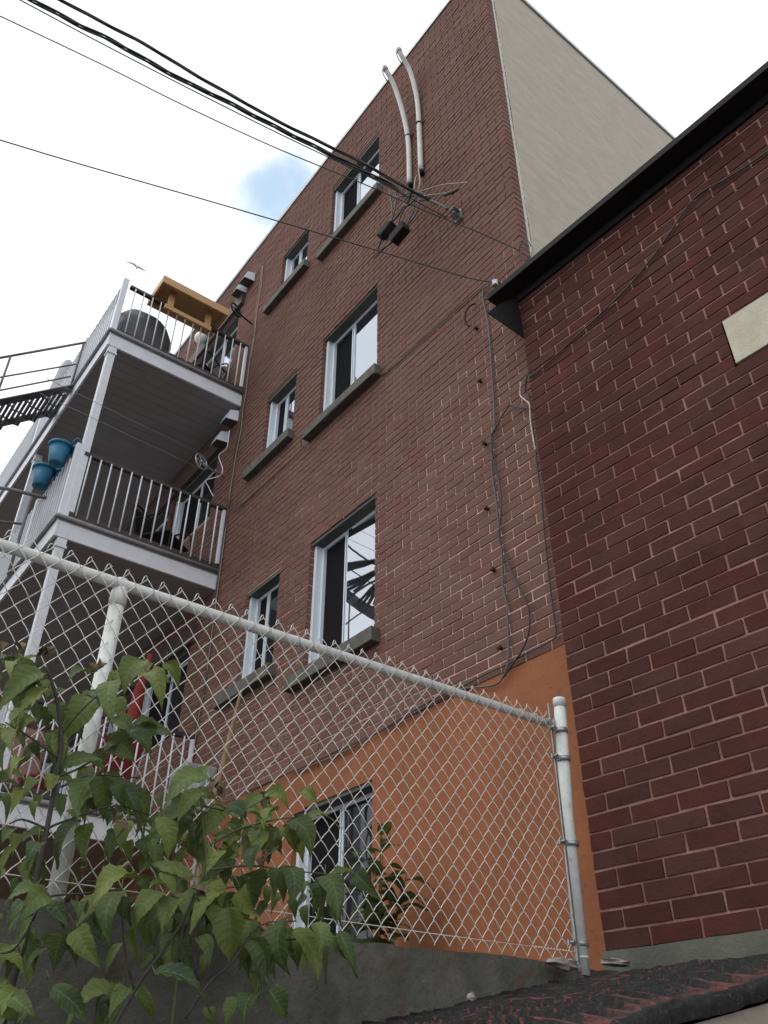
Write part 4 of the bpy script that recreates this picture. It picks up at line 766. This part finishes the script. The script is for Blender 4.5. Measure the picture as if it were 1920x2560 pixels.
# leaf base (y, z), leaf tip (y, z), width, sapling
LEAVES = [(-2.922,1.015,-3.017,0.854,0.08,0),(-2.905,0.97,-2.965,0.795,0.082,0),(-2.861,0.953,-2.828,0.865,0.053,0),(-2.824,1.006,-2.88,0.949,0.049,0),(-2.777,0.982,-2.813,0.828,0.09,0),(-2.748,1.012,-2.735,0.845,0.069,0),(-2.687,1.073,-2.721,0.946,0.071,0),(-2.675,1.092,-2.534,1.084,0.068,0),(-2.654,1.059,-2.599,0.933,0.062,0),(-2.595,1.114,-2.532,1.038,0.043,0),(-2.948,0.877,-3.002,0.799,0.051,0),(-3.0,0.838,-2.964,0.719,0.075,0),(-2.923,0.856,-2.964,0.744,0.064,0),(-2.859,0.858,-2.807,0.725,0.06,0),(-2.702,0.853,-2.619,0.802,0.08,0),(-2.657,0.877,-2.577,0.811,0.068,0),(-2.636,0.917,-2.498,0.91,0.077,0),(-2.689,0.856,-2.745,0.891,0.054,0),(-2.829,0.753,-2.72,0.771,0.048,0),(-2.716,0.75,-2.774,0.596,0.078,0),(-2.699,0.766,-2.654,0.646,0.065,0),(-2.639,0.745,-2.553,0.618,0.066,0),(-2.598,0.753,-2.514,0.637,0.064,0),(-2.888,0.71,-2.981,0.716,0.045,0),(-2.926,0.739,-2.969,0.67,0.045,0),(-2.891,0.697,-2.915,0.62,0.049,0),(-2.846,0.718,-2.86,0.66,0.038,0),(-2.714,0.642,-2.746,0.512,0.073,0),(-2.631,0.631,-2.628,0.546,0.051,0),(-2.564,0.642,-2.514,0.525,0.058,0),(-2.533,0.621,-2.462,0.52,0.058,0),(-2.909,0.574,-2.933,0.531,0.043,0),(-2.869,0.558,-2.811,0.578,0.034,0),(-2.853,0.537,-2.883,0.471,0.048,0),(-2.838,0.528,-2.784,0.462,0.048,0),(-2.942,1.017,-3.011,1.054,0.053,0),(-3.005,1.056,-3.056,1.006,0.047,0),(-2.986,1.033,-2.93,1.078,0.039,0),(-3.027,0.993,-3.034,0.922,0.039,0),(-2.427,0.755,-2.565,0.633,0.077,1),(-2.441,0.743,-2.344,0.725,0.054,1),(-2.414,0.71,-2.524,0.527,0.098,1),(-2.359,0.7,-2.3,0.66,0.055,1),(-2.343,0.723,-2.392,0.607,0.066,1),(-2.283,0.719,-2.188,0.775,0.05,1),(-2.222,0.751,-2.158,0.812,0.051,1),(-2.161,0.809,-2.084,0.765,0.052,1),(-2.092,0.807,-2.047,0.757,0.044,1),(-2.26,0.656,-2.331,0.578,0.061,1),(-2.215,0.676,-2.25,0.564,0.067,1),(-2.151,0.7,-2.076,0.587,0.074,1),(-2.077,0.726,-1.99,0.626,0.087,1),(-2.093,0.703,-1.976,0.697,0.049,1),(-2.297,0.572,-2.338,0.515,0.054,1),(-2.206,0.562,-2.154,0.446,0.117,1),(-2.14,0.568,-2.144,0.441,0.069,1),(-2.074,0.563,-2.05,0.511,0.05,1),(-2.02,0.557,-1.995,0.416,0.071,1),(-1.972,0.56,-1.889,0.438,0.083,1),(-1.912,0.581,-1.809,0.581,0.052,1),(-1.924,0.569,-1.861,0.493,0.058,1),(-2.388,0.742,-2.322,0.781,0.047,1),(-2.311,0.688,-2.237,0.66,0.055,1),(-2.171,0.732,-2.213,0.663,0.057,1),(-2.387,0.573,-2.433,0.493,0.058,1),(-2.337,0.644,-2.269,0.589,0.065,1),(-2.27,0.602,-2.291,0.523,0.06,1),(-2.46,0.769,-2.421,0.818,0.041,1),(-2.476,0.485,-2.605,0.501,0.057,2),(-2.648,0.444,-2.774,0.352,0.075,2),(-2.647,0.437,-2.661,0.302,0.066,2),(-2.599,0.437,-2.546,0.364,0.055,2),(-2.536,0.444,-2.596,0.349,0.063,2),(-2.496,0.437,-2.531,0.334,0.058,2),(-2.446,0.466,-2.459,0.373,0.062,2),(-2.377,0.463,-2.459,0.351,0.07,2),(-2.307,0.483,-2.266,0.403,0.061,2),(-2.344,0.432,-2.311,0.298,0.095,2),(-2.242,0.419,-2.257,0.291,0.077,2),(-2.182,0.419,-2.166,0.265,0.083,2),(-2.15,0.393,-2.075,0.248,0.065,2),(-2.105,0.409,-2.113,0.313,0.053,2),(-2.087,0.387,-1.985,0.299,0.052,2),(-2.025,0.393,-1.978,0.277,0.051,2),(-2.43,0.356,-2.388,0.261,0.056,2),(-2.484,0.362,-2.48,0.255,0.053,2),(-2.265,0.36,-2.222,0.25,0.063,2),(-2.827,0.39,-2.915,0.31,0.062,2),(-2.875,0.405,-2.93,0.366,0.048,2),(-2.816,0.391,-2.778,0.332,0.04,2),(-2.779,0.324,-2.771,0.245,0.053,2),(-2.759,0.336,-2.681,0.251,0.056,2),(-2.851,0.308,-2.886,0.237,0.05,2),(-2.886,0.276,-2.828,0.222,0.042,2),(-2.572,0.221,-2.684,0.135,0.068,2),(-2.566,0.251,-2.426,0.167,0.045,2),(-2.562,0.231,-2.602,0.141,0.063,2),(-2.826,0.206,-2.873,0.148,0.055,2),(-2.806,0.207,-2.712,0.136,0.049,2),(-2.251,0.229,-2.296,0.15,0.061,2),(-2.224,0.242,-2.157,0.169,0.064,2),(-2.784,0.162,-2.806,0.121,0.042,2),(-2.883,0.184,-2.829,0.142,0.045,2),(-2.569,0.485,-2.52,0.424,0.048,2),(-2.717,0.412,-2.729,0.359,0.046,2),(-2.409,0.494,-2.358,0.43,0.058,2),(-2.413,0.424,-2.374,0.339,0.057,2),(-2.191,0.355,-2.17,0.278,0.051,2)]
STEMS = {0:[[(-2.829,0.149),(-2.826,0.244),(-2.82,0.345),(-2.824,0.43),(-2.826,0.576),(-2.831,0.696),(-2.842,0.822),(-2.886,0.947),(-2.93,1.02)],[(-2.836,0.72),(-2.777,0.757),(-2.708,0.824),(-2.657,0.877)],[(-2.833,0.771),(-2.932,0.815),(-3.0,0.838)],[(-2.85,0.833),(-2.79,0.943),(-2.687,1.073)],[(-2.828,0.587),(-2.773,0.62),(-2.654,0.677),(-2.555,0.669)],[(-2.814,0.699),(-2.735,0.746),(-2.601,0.765)],[(-2.828,0.587),(-2.892,0.6),(-2.923,0.584)]],1:[[(-2.422,0.378),(-2.395,0.474),(-2.378,0.561),(-2.396,0.635),(-2.425,0.762)],[(-2.383,0.598),(-2.277,0.667),(-2.153,0.714),(-2.069,0.735)],[(-2.382,0.536),(-2.235,0.568),(-2.108,0.572),(-1.921,0.583)],[(-2.412,0.711),(-2.283,0.719),(-2.161,0.805)]],2:[[(-2.614,0.133),(-2.572,0.221),(-2.524,0.295),(-2.468,0.385),(-2.445,0.455)],[(-2.428,0.169),(-2.375,0.248),(-2.314,0.3),(-2.24,0.396),(-2.121,0.42)],[(-2.572,0.221),(-2.613,0.308),(-2.648,0.442)],[(-2.85,0.347),(-2.83,0.4),(-2.742,0.42),(-2.648,0.442)],[(-2.402,0.252),(-2.429,0.345),(-2.377,0.463),(-2.308,0.488)],[(-2.856,0.327),(-2.878,0.286),(-2.906,0.274)],[(-2.24,0.396),(-2.178,0.367),(-2.025,0.393)]]}
labs = ['tall dark stemmed maple sapling at the left edge before the fence', 'bright leaved maple sapling in front of the basement window corner', 'low drooping maple sapling spread over the concrete wall']
for g in range(3):
    bx = (.42, .46, .55)[g]
    def pt(y, z, off=0): return Vector((bx + off, y, z))
    b0 = pt(*STEMS[g][0][0]); root = thing('maple_sapling', labs[g], 'sapling', (b0.x, b0.y, -1.6), 'self-sown maple saplings')
    sm_ = MB()
    for i, q in enumerate(STEMS[g]):
        P = smoothline([pt(*a_) for a_ in q], 4)
        r0, r1 = ((.011, .004) if g == 0 else (.006, .0025)) if i == 0 else (.0035, .0018)
        if i == 0: P = [Vector((P[0].x + .05, P[0].y, -1.6)), Vector((P[0].x + .02, P[0].y, -.6))] + P
        sm_.tube(P, [r0 + (r1 - r0) * k / (len(P) - 1) for k in range(len(P))], 7, 0)
    put(sm_.build('stem', 'stem' if g != 1 else 'twig'), root)
    lm = MB()
    for (x0, y0, x1, y1, w_, gg) in LEAVES:
        if gg != g: continue
        o1 = rnd.uniform(-.10, .10); p_ = pt(x0, y0, o1); t_ = pt(x1, y1, o1 + rnd.uniform(-.04, .07))
        nrm = Vector((.55 + rnd.uniform(-.35, .35), -.45 + rnd.uniform(-.4, .4), .45 + rnd.uniform(-.5, .5)))
        leaf(lm, p_, t_, w_ * 1.02, nrm, curl=rnd.uniform(.05, .4), fold=rnd.uniform(.1, .55))
        q_ = p_ + Vector((0, rnd.uniform(-.02, .02), rnd.uniform(.0, .03))); lm.tube([p_, p_.lerp(q_, .5), q_ + (p_ - t_).normalized() * .015], .0012, 4)
    # small secondary leaflets beside the traced ones
    for (x0, y0, x1, y1, w_, gg) in LEAVES:
        if gg != g or rnd.random() < .12: continue
        o1 = rnd.uniform(-.16, .02); ax_ = rnd.uniform(-.037, .037); ay_ = rnd.uniform(-.033, .027)
        p_ = pt(x0 + ax_ * .4, y0 + ay_ * .4, o1); t_ = pt(x0 + ax_ + (x1 - x0) * .6, y0 + ay_ + (y1 - y0) * .65 - .018, o1)
        leaf(lm, p_, t_, w_ * .75, Vector((.5, -.4 + rnd.uniform(-.5, .5), .5 + rnd.uniform(-.6, .3))), curl=rnd.uniform(.05, .35), fold=rnd.uniform(.1, .5))
    for rep_ in range(4 if g == 1 else 3):
        for (x0, y0, x1, y1, w_, gg) in LEAVES:
            if gg != g or rnd.random() < .55: continue
            o1 = rnd.uniform(-.26, -.06); ax_ = rnd.uniform(-.045, .045); ay_ = rnd.uniform(-.06, .018)
            p_ = pt(x0 + ax_, y0 + ay_, o1); t_ = pt(x0 + ax_ + rnd.uniform(-.042, .042), y0 + ay_ - rnd.uniform(.037, .097), o1)
            leaf(lm, p_, t_, w_ * .58, Vector((.5, -.5 + rnd.uniform(-.6, .6), rnd.uniform(-.3, .7))), curl=rnd.uniform(-.1, .4), fold=rnd.uniform(.2, .7))
    dl = MB()
    for (x0, y0) in [[(-2.955, 1.071), (-2.783, 1.076), (-3.032, 1.062), (-2.613, 1.086)], [(-2.183, 0.601), (-2.376, 0.771)], [(-2.696, 0.611), (-2.445, 0.455)]][g]:
        for q_ in range(3): p_ = pt(x0 + rnd.uniform(-.012, .012), y0 + rnd.uniform(-.012, .012)); leaf(dl, p_, p_ + Vector((rnd.uniform(-.02, .02), rnd.uniform(-.03, .03), -.035)), .03, (1, rnd.uniform(-1, 1), .3), curl=.8, fold=.9)
    put(dl.build('dried_leaves', 'dry'), root)
    put(lm.build('foliage', 'leaf'), root)

def shrub(base, H, spread, nst, nl, label, seed, lw=.05, ll=.13, cat='plant', name='garden_plant', mt='leafd'):
    r_ = random.Random(seed); root = thing(name, label, cat, base); sm_ = MB(); lm = MB(); b = Vector(base)
    for s in range(nst):
        a = r_.uniform(0, 2 * pi); top = b + Vector((cos(a) * spread * r_.uniform(.3, 1), sin(a) * spread * r_.uniform(.3, 1), H * r_.uniform(.6, 1)))
        P = smoothline([b, b.lerp(top, .5) + Vector((0, 0, .08)), top], 5); sm_.tube(P, [.006 - .004 * k / (len(P) - 1) for k in range(len(P))], 5)
        for k in range(nl):
            t = .3 + .7 * (k + 1) / nl; p = P[min(len(P) - 1, int(t * (len(P) - 1)))]; an = k * 2.4 + a; l_ = ll * r_.uniform(.7, 1.2)
            tip = p + Vector((cos(an) * l_, sin(an) * l_, r_.uniform(-.5, .25) * l_)); leaf(lm, p, tip, lw * r_.uniform(.8, 1.2), (0, 0, 1), curl=.2, fold=.3, rr_=r_, tooth=.03, NL=8, NW=2)
    put(sm_.build('stem', 'stem'), root); put(lm.build('foliage', mt), root)
shrub((-1.42, -.35, .22), 1.15, .30, 9, 10, 'dark leafy plant in front of the orange wall by the basement window', 11, .075, .17)
shrub((-1.75, -.45, .22), .7, .2, 5, 8, 'low leafy plant under the basement window', 12, .07, .15)
shrub((-2.3, -1.2, .22), 1.35, .38, 9, 12, 'dense green shrub behind the fence left of the basement window', 13, .045, .11, 'shrub', 'garden_shrub')
shrub((-3.1, -1.5, .22), 1.1, .4, 8, 10, 'spreading green shrub in the yard below the lowest balcony', 14, .05, .12, 'shrub', 'garden_shrub')
mb = MB().tube(smoothline([(-.3, -2.025, .25), (-.3, -2.025, .677), (-.3, -2.004, .952), (-.3, -1.96, 1.25), (-.3, -1.934, 1.45)]), [.012] * 13 + [.009, .008, .007, .006][:4], 7)
tag(mb.build('dry_stalk', 'tan'), 'bare tan stalk behind the fence before the grey electrical boxes', 'stalk')
shrub((-9.2, -2.3, 4.0), 1.2, .3, 5, 9, 'reddish potted flower at the far left landing', 15, .04, .09, 'plant', 'potted_flower', 'leafd')

# ------------------------------------------------------------------ gull gliding high over the balcony
gc = Vector((-26.83, 3.37, 34.53)); gl = thing('gull', 'pale gull gliding in the white sky above the upper balcony', 'bird', gc)
span = Vector((.608, .794, .002)); rise = Vector((.455, -.351, .818)); wv_ = (span * .87 - rise * .42).normalized()
body = MB(); body.tube([gc + (span * .3 + rise * .35) * .28, gc + (span * .3 + rise * .35) * .14, gc, gc - (span * .3 + rise * .35) * .16, gc - (span * .3 + rise * .35) * .3], [.012, .05, .07, .045, .02], 8); put(body.build('body', 'globe'), gl)
for sg, q in ((-1, [(0, 0), (.2, .06), (.42, .04), (.55, -.02), (.7, .05)]), (1, [(0, 0), (.15, .03), (.32, -.0), (.42, .02), (.5, -.01)])):
    w_ = MB(); P_ = [gc + wv_ * (sg * a_) + rise * b_ for a_, b_ in q]; w_.tube(P_, [.05, .05, .035, .022, .006], 6); put(w_.build('wing', 'grey'), gl)
